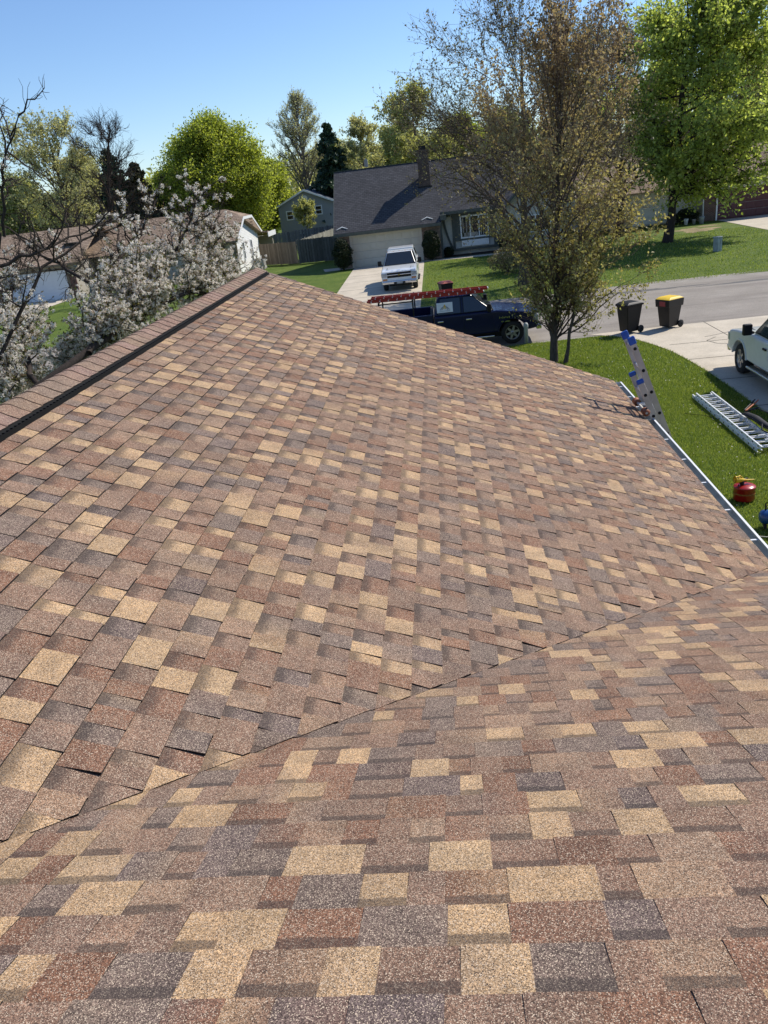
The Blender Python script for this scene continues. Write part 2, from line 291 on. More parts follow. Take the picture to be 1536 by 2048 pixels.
# ------------------------------------------------------------------ object helpers
def tag(o, label=None, cat=None, group=None, kind=None):
    if label: o['label'] = label
    if cat: o['category'] = cat
    if group: o['group'] = group
    if kind: o['kind'] = kind
    return o
def thing(name, label, cat, loc=(0, 0, 0), rz=0.0, group=None):
    o = bpy.data.objects.new(name, None); COL.objects.link(o); o.location = loc; o.rotation_euler = (0, 0, rz)
    o.empty_display_size = 0.2
    return tag(o, label, cat, group)
def link(name, me, parent=None, loc=None):
    o = bpy.data.objects.new(name, me); COL.objects.link(o)
    if parent is not None: o.parent = parent
    if loc is not None: o.location = loc
    return o
def copy_tree(o, parent=None):
    c = o.copy(); COL.objects.link(c)
    if parent is not None: c.parent = parent
    for ch in list(o.children): copy_tree(ch, c)
    return c
class MB:
    """collects faces and links them as one mesh object"""
    def __init__(s): s.v = []; s.f = []; s.mi = []; s.sm = []
    def add(s, verts, faces, mi=0, smooth=False):
        b = len(s.v); s.v += [tuple(map(float, p)) for p in verts]
        for f in faces: s.f.append(tuple(b + i for i in f)); s.mi.append(mi); s.sm.append(smooth)
        return s
    def box(s, x0, x1, y0, y1, z0, z1, mi=0):
        p = [(x0, y0, z0), (x1, y0, z0), (x1, y1, z0), (x0, y1, z0), (x0, y0, z1), (x1, y0, z1), (x1, y1, z1), (x0, y1, z1)]
        return s.add(p, [(0, 3, 2, 1), (4, 5, 6, 7), (0, 1, 5, 4), (1, 2, 6, 5), (2, 3, 7, 6), (3, 0, 4, 7)], mi)
    def hexa(s, bot, top, mi=0):
        """bot and top: rings of the same number of points, counter-clockwise from above"""
        n = len(bot)
        return s.add(list(bot) + list(top), [tuple(reversed(range(n)))] + [tuple(range(n, 2 * n))] +
                     [(i, (i + 1) % n, n + (i + 1) % n, n + i) for i in range(n)], mi)
    def prism(s, poly, axis, a, b, mi=0):
        """poly of 2D points extruded along an axis ('x': poly=(y,z), 'y': poly=(x,z), 'z': poly=(x,y))"""
        def P(p, t): return {'x': (t, p[0], p[1]), 'y': (p[0], t, p[1]), 'z': (p[0], p[1], t)}[axis]
        n = len(poly)
        return s.add([P(p, a) for p in poly] + [P(p, b) for p in poly],
                     [tuple(range(n)), tuple(reversed(range(n, 2 * n)))] + [(i, n + i, n + (i + 1) % n, (i + 1) % n) for i in range(n)], mi)
    def tube(s, pts, r, n=8, mi=0, cap=True, smooth=True):
        pts = [Vector(p) for p in pts]; rs = r if isinstance(r, (list, tuple)) else [r] * len(pts)
        V = []; F = []
        for i, p in enumerate(pts):
            t = (pts[min(i + 1, len(pts) - 1)] - pts[max(i - 1, 0)]).normalized()
            a = Vector((0, 0, 1)) if abs(t.z) < 0.9 else Vector((1, 0, 0))
            e1 = t.cross(a).normalized(); e2 = t.cross(e1)
            for k in range(n):
                q = 2 * math.pi * k / n; V.append(p + (e1 * math.cos(q) + e2 * math.sin(q)) * rs[i])
        for i in range(len(pts) - 1):
            for k in range(n):
                F.append((i * n + k, i * n + (k + 1) % n, (i + 1) * n + (k + 1) % n, (i + 1) * n + k))
        s.add(V, F, mi, smooth)
        if cap:
            m = (len(pts) - 1) * n
            s.add(V[:n], [tuple(reversed(range(n)))], mi); s.add(V[m:], [tuple(range(n))], mi)
        return s
    def lathe(s, prof, n=20, mi=0, origin=(0, 0, 0), axis='z', smooth=True):
        V = []; F = []
        for (r, z) in prof:
            for k in range(n):
                q = 2 * math.pi * k / n; a, b = r * math.cos(q), r * math.sin(q)
                p = {'z': (a, b, z), 'y': (a, z, b), 'x': (z, a, b)}[axis]
                V.append((p[0] + origin[0], p[1] + origin[1], p[2] + origin[2]))
        for i in range(len(prof) - 1):
            for k in range(n): F.append((i * n + k, i * n + (k + 1) % n, (i + 1) * n + (k + 1) % n, (i + 1) * n + k))
        return s.add(V, F, mi, smooth)
    def mesh(s, name, mats, bevel=0):
        me = bpy.data.meshes.new(name); me.from_pydata(s.v, [], s.f)
        for m in (mats if isinstance(mats, (list, tuple)) else [mats]): me.materials.append(m)
        for p, mi, sm in zip(me.polygons, s.mi, s.sm): p.material_index = mi; p.use_smooth = sm
        bm = bmesh.new(); bm.from_mesh(me)
        if bevel: bmesh.ops.remove_doubles(bm, verts=bm.verts, dist=1e-5)
        bmesh.ops.recalc_face_normals(bm, faces=bm.faces); bm.to_mesh(me); bm.free()
        return me
    def obj(s, name, mats, parent=None, bevel=0, seg=2, loc=None):
        o = link(name, s.mesh(name, mats, bevel), parent, loc)
        if bevel:
            m = o.modifiers.new("bevel", 'BEVEL'); m.width = bevel; m.segments = seg; m.limit_method = 'ANGLE'; m.angle_limit = math.radians(32)
            for p in o.data.polygons: p.use_smooth = True
            w_ = o.modifiers.new("wn", 'WEIGHTED_NORMAL'); w_.keep_sharp = False
        return o
def np_mesh(name, verts, faces, mats, smooth=False):
    """verts (N,3); faces (M,k) with one k"""
    me = bpy.data.meshes.new(name); nv, nf, k = len(verts), len(faces), faces.shape[1]
    me.vertices.add(nv); me.vertices.foreach_set("co", np.ascontiguousarray(verts, np.float32).ravel())
    me.loops.add(nf * k); me.loops.foreach_set("vertex_index", np.ascontiguousarray(faces, np.int32).ravel())
    me.polygons.add(nf); me.polygons.foreach_set("loop_start", np.arange(0, nf * k, k, dtype=np.int32))
    if smooth: me.polygons.foreach_set("use_smooth", np.ones(nf, bool))
    for m in (mats if isinstance(mats, (list, tuple)) else [mats]): me.materials.append(m)
    me.update(calc_edges=True); return me
def norm(a): return a / (np.linalg.norm(a, axis=-1, keepdims=True) + 1e-9)
def tubes_np(P, R, sides):
    n, k, _ = P.shape
    T = np.empty_like(P); T[:, 1:-1] = P[:, 2:] - P[:, :-2]; T[:, 0] = P[:, 1] - P[:, 0]; T[:, -1] = P[:, -1] - P[:, -2]; T = norm(T)
    ref = np.where(np.abs(T[:, :1, 2:3]) < 0.9, np.array([0, 0, 1.0]), np.array([1.0, 0, 0]))
    e1 = norm(np.cross(T, np.broadcast_to(ref, T.shape))); e2 = np.cross(T, e1)
    q = np.arange(sides) * 2 * np.pi / sides
    V = P[:, :, None] + (e1[:, :, None] * np.cos(q)[:, None] + e2[:, :, None] * np.sin(q)[:, None]) * R[:, :, None, None]
    V = V.reshape(-1, 3)
    i = np.arange(n)[:, None, None] * k * sides; j = np.arange(k - 1)[None, :, None] * sides; s = np.arange(sides)[None, None]
    s2 = (s + 1) % sides
    F = np.stack([i + j + s, i + j + s2, i + j + sides + s2, i + j + sides + s], -1).reshape(-1, 4)
    return V, F
def curve_eval(P, idx, s):
    k = P.shape[1]; t = np.clip(s, 0, 0.9999) * (k - 1); a = t.astype(int); f = (t - a)[:, None]
    p = P[idx, a] * (1 - f) + P[idx, a + 1] * f; d = norm(P[idx, a + 1] - P[idx, a]); return p, d
def bez(a, b, c, k, rng, wig):
    t = np.linspace(0, 1, k)[None, :, None]
    P = a[:, None] * (1 - t) ** 2 + b[:, None] * 2 * t * (1 - t) + c[:, None] * t ** 2
    ln = np.linalg.norm(c - a, axis=1)[:, None, None]
    nz = rng.normal(size=P.shape) * wig * ln; nz[:, 0] = 0; return P + nz * (t > 0)
def leaves_np(pts, size, rng, aspect=1.6, flat=0.0, fold=0.25):
    n = len(pts); a = norm(rng.normal(size=(n, 3)) - np.array([0, 0, flat])); b = norm(np.cross(a, rng.normal(size=(n, 3)))); c = np.cross(a, b)
    s = (size * rng.uniform(0.6, 1.3, n))[:, None]
    v0 = pts - a * s * aspect * .5; v2 = pts + a * s * aspect * .5
    v1 = pts + b * s * .5 + c * s * fold; v3 = pts - b * s * .5 + c * s * fold
    V = np.stack([v0, v1, v2, v3], 1).reshape(-1, 3); i = np.arange(n)[:, None] * 4
    F = np.concatenate([i + np.array([[0, 1, 2]]), i + np.array([[0, 2, 3]])], 1).reshape(-1, 3)
    return V, F

def grow(seed, base, top, c, rad, tr, n1, n2, n3, t0=0.3, len2=0.4, len3=0.16, up1=0.5, up2=0.3, wig=0.03,
         per=8, leaf=0.1, spread=0.12, lo=-0.6, stems=1, lump=0.0, r3=0.006, out=0.8, tmax=0.97, thin=0.55):
    """returns (wood meshes data, twig data, leaf points); c and rad give the crown's ellipsoid"""
    rng = np.random.default_rng(seed); base = np.array(base, float); top = np.array(top, float); c = np.array(c, float); rad = np.array(rad, float)
    TP = bez(base[None], ((base + top) / 2 + rng.normal(size=3) * .02 * rad)[None], top[None], 9, rng, 0.006)
    TR = (tr * (1 - np.linspace(0, 1, 9) * 0.88) ** 0.8)[None].copy(); TR[0, 0] *= 1.35
    s = np.sort(rng.uniform(0, 1, n1)); st = t0 + (tmax - t0) * s
    p1, _ = curve_eval(TP, np.zeros(n1, int), st)
    az = np.arange(n1) * 2.39996 + rng.uniform(0, .7, n1); dz = lo + (1 - lo) * np.clip(s + rng.normal(size=n1) * .16, 0, 1)
    hr = np.sqrt(np.clip(1 - dz ** 2, 0.02, 1)); d = np.stack([hr * np.cos(az), hr * np.sin(az), dz], 1)
    rr = rng.uniform(1 - 0.22 - lump, 1.0, n1)[:, None]
    e1 = c + d * rad * rr * out
    ctl = p1 * .5 + e1 * .5; ctl[:, 2] += up1 * -0.12 * np.linalg.norm(e1 - p1, axis=1) + 0.0
    ctl[:, :2] = p1[:, :2] * (0.45 + .1 * up1) + e1[:, :2] * (0.55 - .1 * up1)
    ctl[:, 2] = p1[:, 2] * .5 + e1[:, 2] * .5 + (up1 - .3) * 0.1 * np.linalg.norm(e1 - p1, axis=1)
    L1 = bez(p1, ctl, e1, 8, rng, wig * .5)
    rt = TR[0, 0] / 1.35 * (1 - st * .85); R1 = (rt * thin)[:, None] * (1 - np.linspace(0, 1, 8)[None] * .85)
    i2 = np.repeat(np.arange(n1), n2); s2 = rng.uniform(0.15, 1.0, len(i2)); p2, t2 = curve_eval(L1, i2, s2)
    o2 = norm(p2 - c); L0 = np.mean(rad)
    d2 = norm(t2 * .7 + o2 * .5 + rng.normal(size=t2.shape) * .55 + np.array([0, 0, up2]))
    l2 = len2 * L0 * rng.uniform(.45, 1.1, len(i2)) * (1.15 - .5 * s2)
    e2 = p2 + d2 * l2[:, None]
    q = (e2 - c) / (rad * 1.06); qn = np.linalg.norm(q, axis=1); k = np.where(qn > 1, 1 / qn, 1)[:, None]; e2 = c + (e2 - c) * k
    m2 = (p2 + e2) / 2 + t2 * (l2 * .12)[:, None]
    L2 = bez(p2, m2, e2, 5, rng, wig); R2 = np.maximum(R1[i2, np.minimum((s2 * 7).astype(int), 7)] * .5, r3 * 1.5)[:, None] * (1 - np.linspace(0, 1, 5)[None] * .7)
    i3 = np.repeat(np.arange(len(i2)), n3); s3 = rng.uniform(0.15, 1.0, len(i3)); p3, t3 = curve_eval(L2, i3, s3)
    d3 = norm(t3 * .8 + rng.normal(size=t3.shape) * .6 + np.array([0, 0, up2 * .8]))
    l3 = len3 * L0 * rng.uniform(.4, 1.2, len(i3)); e3 = p3 + d3 * l3[:, None]
    L3 = bez(p3, (p3 + e3) / 2 + t3 * (l3 * .1)[:, None], e3, 4, rng, wig * 1.3); R3 = np.full((len(i3), 4), r3) * np.linspace(1, .45, 4)[None]
    il = np.repeat(np.arange(len(i3)), per); sl_ = rng.uniform(.1, 1.02, len(il)); pl, _ = curve_eval(L3, il, sl_)
    pl = pl + rng.normal(size=pl.shape) * spread
    return (TP, TR, L1, R1), (L2, R2, L3, R3), pl, rng
def join_np(parts):
    V = []; F = []; b = 0
    for v, f in parts: V.append(v); F.append(f + b); b += len(v)
    return np.concatenate(V), np.concatenate(F)
def tree(name, label, cat, leafm, bark=None, twigm=None, group=None, leaf=0.1, aspect=1.6, flat=0.0, extra=None, loc=None, **kw):
    bark = bark or M_BARK; twigm = twigm or bark
    (TP, TR, L1, R1), (L2, R2, L3, R3), pl, rng = grow(leaf=leaf, **kw)
    base = np.array(kw['base'], float); t = thing(name, label, cat, tuple(base), group=group)
    v, f = join_np([tubes_np(TP, TR, 9), tubes_np(L1, R1, 6)]); link("trunk", np_mesh("trunk", v - base, f, bark, True), t)
    v, f = join_np([tubes_np(L2, R2, 4), tubes_np(L3, R3, 3)]); link("branches", np_mesh("branches", v - base, f, twigm, True), t)
    if len(pl):
        v, f = leaves_np(pl, leaf, rng, aspect, flat); link("crown", np_mesh("crown", v - base, f, leafm), t)
    return t
def conifer(name, label, base, h, r, leafm, seed, rows=26, group=None, droop=0.25, leaf=0.28, bare=0.06, power=1.0, skew=0.0, cat="conifer"):
    rng = np.random.default_rng(seed); base = np.array(base, float); t = thing(name, label, cat, tuple(base), group=group)
    TP = bez(np.zeros((1, 3)), np.array([[0, 0, h / 2.]]), np.array([[skew, 0, h * 1.0]]), 8, rng, 0.003)
    P = []; pts = []
    for i in range(rows):
        u = (i + rng.uniform(-.3, .3)) / rows; z = h * (bare + (0.98 - bare) * u); rr = r * (1 - u) ** power * rng.uniform(.72, 1.1) + 0.12
        nb = 9 if u < .7 else 6
        for k in range(nb):
            a = rng.uniform(0, 2 * math.pi); ln = rr * rng.uniform(.7, 1.12)
            e = np.array([math.cos(a) * ln + skew * u, math.sin(a) * ln, z - droop * ln + rng.uniform(-.1, .1) * ln])
            s = np.array([skew * u, 0, z]); mid = (s + e) / 2 + np.array([0, 0, .10 * ln]); P.append((s, mid, e))
            m = int(14 + ln * 16); q = rng.uniform(.12, 1.05, m)[:, None]
            pp = s * (1 - q) ** 2 + mid * 2 * q * (1 - q) + e * q ** 2
            pp = pp + rng.normal(size=pp.shape) * np.array([.13, .13, .10]) * (0.4 + ln * .25); pts.append(pp)
    A = np.array([p[0] for p in P]); B = np.array([p[1] for p in P]); C_ = np.array([p[2] for p in P])
    L1 = bez(A, B, C_, 4, rng, .01); R1 = np.full((len(A), 4), .03) * np.linspace(1, .3, 4)
    TRr = (h * .018 * (1 - np.linspace(0, 1, 8) * .93))[None]
    v, f = tubes_np(TP, TRr, 8); link("trunk", np_mesh("trunk", v, f, M_BARKD, True), t)
    v, f = tubes_np(L1, R1, 3); link("branches", np_mesh("branches", v, f, M_BARKD, True), t)
    v, f = leaves_np(np.concatenate(pts), leaf, rng, 1.5, .4); link("crown", np_mesh("crown", v, f, leafm), t)
    return t
def shrub(name, label, base, rad, leafm, seed, n=5000, leaf=0.07, cat="shrub", group=None, pw=0.35, stems=7):
    rng = np.random.default_rng(seed); t = thing(name, label, cat, base, group=group); rad = np.array(rad, float)
    d = norm(rng.normal(size=(n, 3))); d[:, 2] = np.abs(d[:, 2]) * 1.0 * np.sign(rng.uniform(-.75, 1, n))
    lum = 1 + .12 * np.sin(d[:, 0] * 5 + seed) * np.cos(d[:, 1] * 6) + .08 * np.sin(d[:, 2] * 9)
    p = d * rad * (rng.uniform(0, 1, n) ** pw * lum)[:, None] + np.array([0, 0, rad[2]])
    p = p[p[:, 2] > .02]
    a = np.zeros((stems, 3)); e = norm(rng.normal(size=(stems, 3)) + [0, 0, 1.2]) * rad * .8 + np.array([0, 0, rad[2] * .9])
    P = bez(a, (a + e) / 2, e, 5, rng, .03); v, f = tubes_np(P, np.full((stems, 5), .025) * np.linspace(1, .3, 5), 5)
    link("branches", np_mesh("branches", v, f, M_BARKD, True), t)
    v, f = leaves_np(p, leaf, rng); link("crown", np_mesh("crown", v, f, leafm), t); return t

# ------------------------------------------------------------------ ground, road, driveways
def sheet(name, poly, z, mat, kind='structure'):
    m = MB(); m.add([(x, y, z) for x, y in poly], [tuple(range(len(poly)))]); o = m.obj(name, mat); tag(o, kind=kind); return o
sheet("ground", [(-900, -60), (900, -60), (900, 1800), (-900, 1800)], 0.0, M_GRASS)
def wob(x0, x1, y, amp, step, seed):
    r = random.Random(seed); n = int(abs(x1 - x0) / step); return [(x0 + (x1 - x0) * i / n, y + r.uniform(-amp, amp)) for i in range(n + 1)]
sheet("road_edge", [(-90, 27.8), (-20, 27.8), (-5, 27.3), (2, 27.3), (6, 27.6), (12, 27.8), (90, 27.8)] + list(reversed(wob(-90, 90, 37.75, .08, .5, 2))), 0.006, M_EDGE)
sheet("road", [(-90, 28.1), (-20, 28.1), (-5, 27.6), (2, 27.6), (6, 27.9), (12, 28.1), (90, 28.1), (90, 37.25), (-90, 37.25)], 0.012, M_ROAD)
# our drive, flaring towards the road on its lawn side
drive = [(7.15, 5.0), (7.12, 12), (7.12, 17.4), (7.08, 21.4), (7.0, 22.8), (6.86, 24.2), (6.62, 25.3), (6.3, 26.3), (5.75, 27.2), (5.2, 27.7), (5.0, 27.88), (6, 27.95), (12, 28.12), (15.5, 28.12), (15.5, 5.0)]
sheet("driveway", drive, 0.018, M_CONC)
jm = MB()
for y in (25.1, 23.02, 20.6, 18.1, 15.4): jm.box(7.02, 15.4, y - .012, y + .012, 0.0, 0.0225)
for x in (9.0, 12.2): jm.box(x - .012, x + .012, 8, 28.1, 0.0, 0.0222)
tag(jm.obj("driveway_joints", M_JOINT), kind='structure')
cm = MB()
for pts in ([(8.6, 25.6), (8.2, 25.2), (8.35, 24.7), (8.9, 24.3), (9.0, 23.9)], [(9.3, 26.2), (8.7, 25.9), (8.3, 25.75)]):
    for a, b in zip(pts[:-1], pts[1:]):
        d = Vector((b[0] - a[0], b[1] - a[1], 0)); n_ = Vector((-d.y, d.x, 0)).normalized() * .012
        cm.add([(a[0] - n_.x, a[1] - n_.y, .0226), (b[0] - n_.x, b[1] - n_.y, .0226), (b[0] + n_.x, b[1] + n_.y, .0226), (a[0] + n_.x, a[1] + n_.y, .0226)], [(0, 1, 2, 3)])
tag(cm.obj("driveway_cracks", M_JOINT), kind='structure')
sheet("driveway_opposite", [(-6.45, 60.0), (-1.2, 60.0), (-1.15, 37.3), (-6.05, 37.3)], 0.018, M_CONC)
sheet("driveway_opposite_left", [(-34.2, 61.0), (-28.9, 61.0), (-28.6, 37.3), (-34.8, 37.3)], 0.018, M_CONC)
sheet("driveway_opposite_right", [(21.45, 65.0), (27.6, 65.0), (27.6, 37.3), (21.2, 37.3), (21.25, 55)], 0.018, M_CONC)
sheet("front_walk", [(-1.18, 59.5), (5.6, 58.9), (5.6, 58.0), (3.0, 57.9), (-1.18, 58.6)], 0.014, M_CONC)
sheet("side_walk", [(-9.0, 61.2), (-6.47, 61.0), (-6.47, 59.4), (-8.6, 59.2)], 0.014, M_CONC)
sheet("planting_bed", [(-1.18, 61.3), (9.5, 61.3), (9.5, 59.7), (5.6, 59.3), (-1.18, 59.75)], 0.010, M_SOIL)
jm = MB()
for y in (57.5, 54, 50.5, 47, 43.5, 40): jm.box(-6.4, -1.2, y - .02, y + .02, 0, .0215)
tag(jm.obj("driveway_opposite_joints", M_JOINT), kind='structure')
def blob(name, cx, cy, rx, ry, z, mat, seed, n=40):
    r = random.Random(seed); ph = [r.uniform(0, 6) for _ in range(5)]
    pts = []
    for i in range(n):
        a = 2 * math.pi * i / n; k = 1 + .2 * math.sin(3 * a + ph[0]) + .14 * math.sin(5 * a + ph[1]) + .1 * math.sin(9 * a + ph[2]) + .12 * r.uniform(-1, 1)
        pts.append((cx + rx * k * math.cos(a), cy + ry * k * math.sin(a)))
    return sheet(name, pts, z, mat)
blob("dry_grass_patch", 18.3, 59.6, 1.3, 1.5, .005, M_DRY, 4)
blob("dry_grass_strip", 19.6, 61.6, .9, .5, .005, M_DRY, 5)
blob("worn_edge_patch", 11.0, 37.9, 3.4, .35, .0075, M_EDGE, 6)
blob("tar_stain", 8.6, 36.0, 2.6, .25, .0135, plain("tar", (0.10, 0.095, 0.09), .8), 7)
blob("tar_stain_right", 13.6, 35.6, 2.4, .16, .0135, MATS["tar"], 17)

# near lawn: real blades, far too many to count
rng = np.random.default_rng(5)
def blades(n, x0, x1, y0, y1, h, wd, keep=None):
    p = np.stack([rng.uniform(x0, x1, n), rng.uniform(y0, y1, n), np.zeros(n)], 1)
    if keep is not None: p = p[keep(p)]
    m = len(p); a = rng.uniform(0, 6.283, m); d = np.stack([np.cos(a), np.sin(a), np.zeros(m)], 1)
    hh = h * rng.uniform(.5, 1.25, m); lean = norm(rng.normal(size=(m, 3))) * (hh * .6)[:, None]; lean[:, 2] = 0
    ws = (wd * rng.uniform(.6, 1.4, m))[:, None]
    V = np.stack([p - d * ws, p + d * ws, p + lean + np.array([0, 0, 1]) * hh[:, None]], 1).reshape(-1, 3)
    return V, np.arange(3 * m).reshape(-1, 3)
def keep_near(p):
    xl = np.interp(p[:, 1], [5, 12, 17.4, 21.4, 22.8, 24.2, 25.3, 26.3, 27.2, 27.85], [7.15, 7.12, 7.12, 7.08, 7.0, 6.86, 6.62, 6.3, 5.75, 5.2])
    return p[:, 0] < xl + .03
g1 = blades(150000, 2.3, 7.2, 8.5, 20, .055, .0055, keep_near); g2 = blades(70000, 0.5, 7.2, 20, 27.45, .06, .008, keep_near)
v, f = join_np([g1, g2]); tag(link("grass", np_mesh("grass", v, f, M_BLADE)), "short mown green grass of the lawn beside the roof", "grass", kind='stuff')
g3 = blades(60000, -6, 30, 37.75, 58, .07, .018, lambda p: ~((p[:, 0] > -6.6) & (p[:, 0] < -1) | (p[:, 0] > 21.1) & (p[:, 0] < 27.7)))
tag(link("lawn_tufts", np_mesh("lawn_tufts", *g3, M_BLADE)), "green grass of the lawns across the road", "grass", kind='stuff')

# ------------------------------------------------------------------ the roof under the camera
XR, ZR, XE, ZE, YG = -2.66, 4.885, 2.43, 2.717, 11.60     # ridge, eave, gable end
MA = 0.4259; MBs = 0.393
SA = math.hypot(1, MA); SBs = math.hypot(1, MBs)
YV0 = 0.10; YEB = YV0 + (ZR - ZE) / MBs                  # ridge of the near wing, its eave
house = thing("house", "house under the camera with a new roof of mottled tan, brown and plum architectural shingles", "house")
def za(x): return ZR - MA * (x - XR)
def zb(y): return ZR - MBs * (y - YV0)
def xv(y): return XR + (MBs / MA) * (y - YV0)            # valley x at y
roof = MB()
T = 0.016
roof.add([(XR, YV0, ZR - T), (XR, YG, ZR - T), (XE, YG, za(XE) - T), (XE, YEB, za(XE) - T)], [(0, 1, 2, 3)])       # main east slope
roof.add([(XR, YV0, ZR - T), (XE, YEB, ZE - T), (13, YEB, ZE - T), (13, YV0, ZR - T)], [(0, 1, 2, 3)])            # near wing slope
roof.add([(XR, -6, ZR - T), (XR, YG, ZR - T), (XR - 5, YG, ZR - T - 5 * MA), (XR - 5, -6, ZR - T - 5 * MA)], [(0, 1, 2, 3)])  # west slope
roof.add([(XR, YV0, ZR - T), (13, YV0, ZR - T), (13, YV0 - 5.5, ZR - T - 5.5 * MBs), (XR, YV0 - 5.5, ZR - T - 5.5 * MBs)], [(0, 1, 2, 3)])
roofo = roof.obj("roof", M_ASPH, house)
wl = MB(); EI = 0.42
wl.add([(XR - 4.6, -5.8, 0), (XE - EI, -5.8, 0), (XE - EI, YG - .3, 0), (XR - 4.6, YG - .3, 0), (XR - 4.6, -5.8, 2.75), (XE - EI, -5.8, 2.75), (XE - EI, YG - .3, 2.75), (XR - 4.6, YG - .3, 2.75)],
       [(0, 1, 5, 4), (1, 2, 6, 5), (2, 3, 7, 6), (3, 0, 4, 7)])
wl.add([(XR - 4.6, YG - .3, 2.75), (XE - EI, YG - .3, 2.75), (XR, YG - .3, ZR - .08)], [(0, 1, 2)])
wl.add([(XE - EI, YEB - EI, 0), (12.6, YEB - EI, 0), (12.6, YEB - EI, 2.7), (XE - EI, YEB - EI, 2.7)], [(0, 1, 2, 3)])
wl.add([(12.6, -5.0, 0), (12.6, YEB - EI, 0), (12.6, YEB - EI, 2.7), (12.6, -5, 2.7)], [(0, 1, 2, 3)])
wl.obj("wall", M_BEIGE, house)
fs = MB()
fs.prism([(XR, ZR - .03), (XE, za(XE) - .03), (XE, za(XE) - .2), (XR, ZR - .2)], 'y', YG - .03, YG + .01)
fs.prism([(XR, ZR - .03), (XR - 5, ZR - .03 - 5 * MA), (XR - 5, ZR - .2 - 5 * MA), (XR, ZR - .2)], 'y', YG - .03, YG + .01)
fs.box(XE - .04, XE - .005, YEB, YG - .04, ZE - .22, ZE - .03); fs.box(XE, 13, YEB - .04, YEB - .005, ZE - .22, ZE - .03)
fs.obj("fascia", M_WHITE, house)
sf = MB(); sf.box(XE - EI, XE - .04, YEB, YG - .04, ZE - .22, ZE - .205); sf.obj("soffit", M_WHITE, house)

PAL = {'tan': (0.430, 0.292, 0.168), 'brown': (0.218, 0.139, 0.100), 'rust': (0.205, 0.110, 0.072), 'grey': (0.165, 0.123, 0.103), 'plum': (0.142, 0.106, 0.096), 'mid': (0.285, 0.188, 0.127)}
KEYS = ['tan', 'brown', 'rust', 'grey', 'plum', 'mid']; WTS = [0.245, 0.28, 0.17, 0.13, 0.075, 0.10]
rs = random.Random(11)
def clip(poly, a, b, c):
    """keep the side a*u+b*v+c >= 0 of a 2D polygon"""
    out = []
    for i in range(len(poly)):
        p, q = poly[i], poly[(i + 1) % len(poly)]; dp = a * p[0] + b * p[1] + c; dq = a * q[0] + b * q[1] + c
        if dp >= 0: out.append(p)
        if (dp >= 0) != (dq >= 0):
            t = dp / (dp - dq); out.append((p[0] + (q[0] - p[0]) * t, p[1] + (q[1] - p[1]) * t))
    return out
EXPO = 0.1437
def lay(O, U, V, Nn, vmax, u0, u1, halfs, lift, soft=1.0, waviness=0.0):
    """one slope: courses of laminated shingles; returns pieces (verts, faces, tint, cell data)"""
    pcs = []
    nco = int(math.ceil(vmax / EXPO))
    for k in range(nco):
        v0 = k * EXPO; v1 = min(v0 + EXPO, vmax); u = u0 - rs.uniform(0, .3); tooth = rs.random() < .5; prev = 'brown'
        while u < u1:
            wd = rs.choice((rs.uniform(.08, .13), rs.uniform(.11, .20))) if tooth else rs.choice((rs.uniform(.06, .11), rs.uniform(.09, .18)))
            key = rs.choices(KEYS, WTS)[0]
            if key == prev: key = rs.choices(KEYS, WTS)[0]
            if tooth and key in ('tan', 'mid') and rs.random() < .3: key = 'brown'
            prev = key
            jv = rs.uniform(-.0025, .0025)
            poly = [(u, v0), (u + wd, v0), (u + wd, v1 + jv + .001), (u, v1 + jv + .001)]
            for h in halfs: poly = clip(poly, *h)
            if len(poly) >= 3:
                t = ((0.0108 if tooth else 0.0052) + rs.uniform(-.0007, .0012)) * (1.0 if soft else 0.5)
                kk_ = rs.uniform(.9, 1.1); hw_ = rs.uniform(-.02, .02); col = [PAL[key][0] * kk_ * (1 + hw_), PAL[key][1] * kk_, PAL[key][2] * kk_ * (1 - hw_)]
                ex = rs.uniform(0, 1)
                oth = PAL[rs.choice(KEYS)]; bl = rs.choice((0, .12, .3, .55)); col2 = [c * (1 - bl) + o_ * bl for c, o_ in zip(col, oth)]; flip = rs.random() < .5
                top = []; cell = []
                for (a, b) in poly:
                    fr = (b - v0) / EXPO
                    h = 0.0008 + t * fr + lift(a, b, ex) + waviness * math.sin(a * 7 + k)
                    top.append(O + U * a + V * b + Nn * h); cell.append((fr, 0.0 if tooth else 1.0, soft))
                bot = [O + U * a + V * b - Nn * 0.006 for (a, b) in poly]
                n = len(poly); faces = [tuple(range(n))] + [(i, n + i, n + (i + 1) % n, (i + 1) % n) for i in range(n)]
                tn = []
                for (a, b) in poly:
                    q_ = min(1, max(0, (a - u) / wd)); q_ = 1 - q_ if flip else q_; tn.append([c + (d_ - c) * q_ for c, d_ in zip(col, col2)])
                pcs.append((top + bot, faces, tn, cell, n))
            u += wd; tooth = not tooth
    return pcs
def write_pieces(name, pcs, parent):
    V = []; F = []; mi = []; tint = []; cell = []
    for (v, f, col, ce, n) in pcs:
        b = len(V); V += [tuple(p) for p in v]
        for j, fa in enumerate(f):
            F.append(tuple(b + i for i in fa)); mi.append(0 if j == 0 else 1)
            for i in fa: tc_ = col[i % n]; tint += [tc_[0], tc_[1], tc_[2], 1.0]; c = ce[i % n]; cell += [c[0], c[1], c[2], 1.0]
    me = bpy.data.meshes.new(name); me.from_pydata(V, [], F); me.materials.append(M_SH); me.materials.append(M_ASPH)
    me.polygons.foreach_set("material_index", mi)
    a = me.color_attributes.new("tint", 'FLOAT_COLOR', 'CORNER'); a.data.foreach_set("color", tint)
    a = me.color_attributes.new("cell", 'FLOAT_COLOR', 'CORNER'); a.data.foreach_set("color", cell)
    return link(name, me, parent)
def vec(*a): return np.array(a, float)
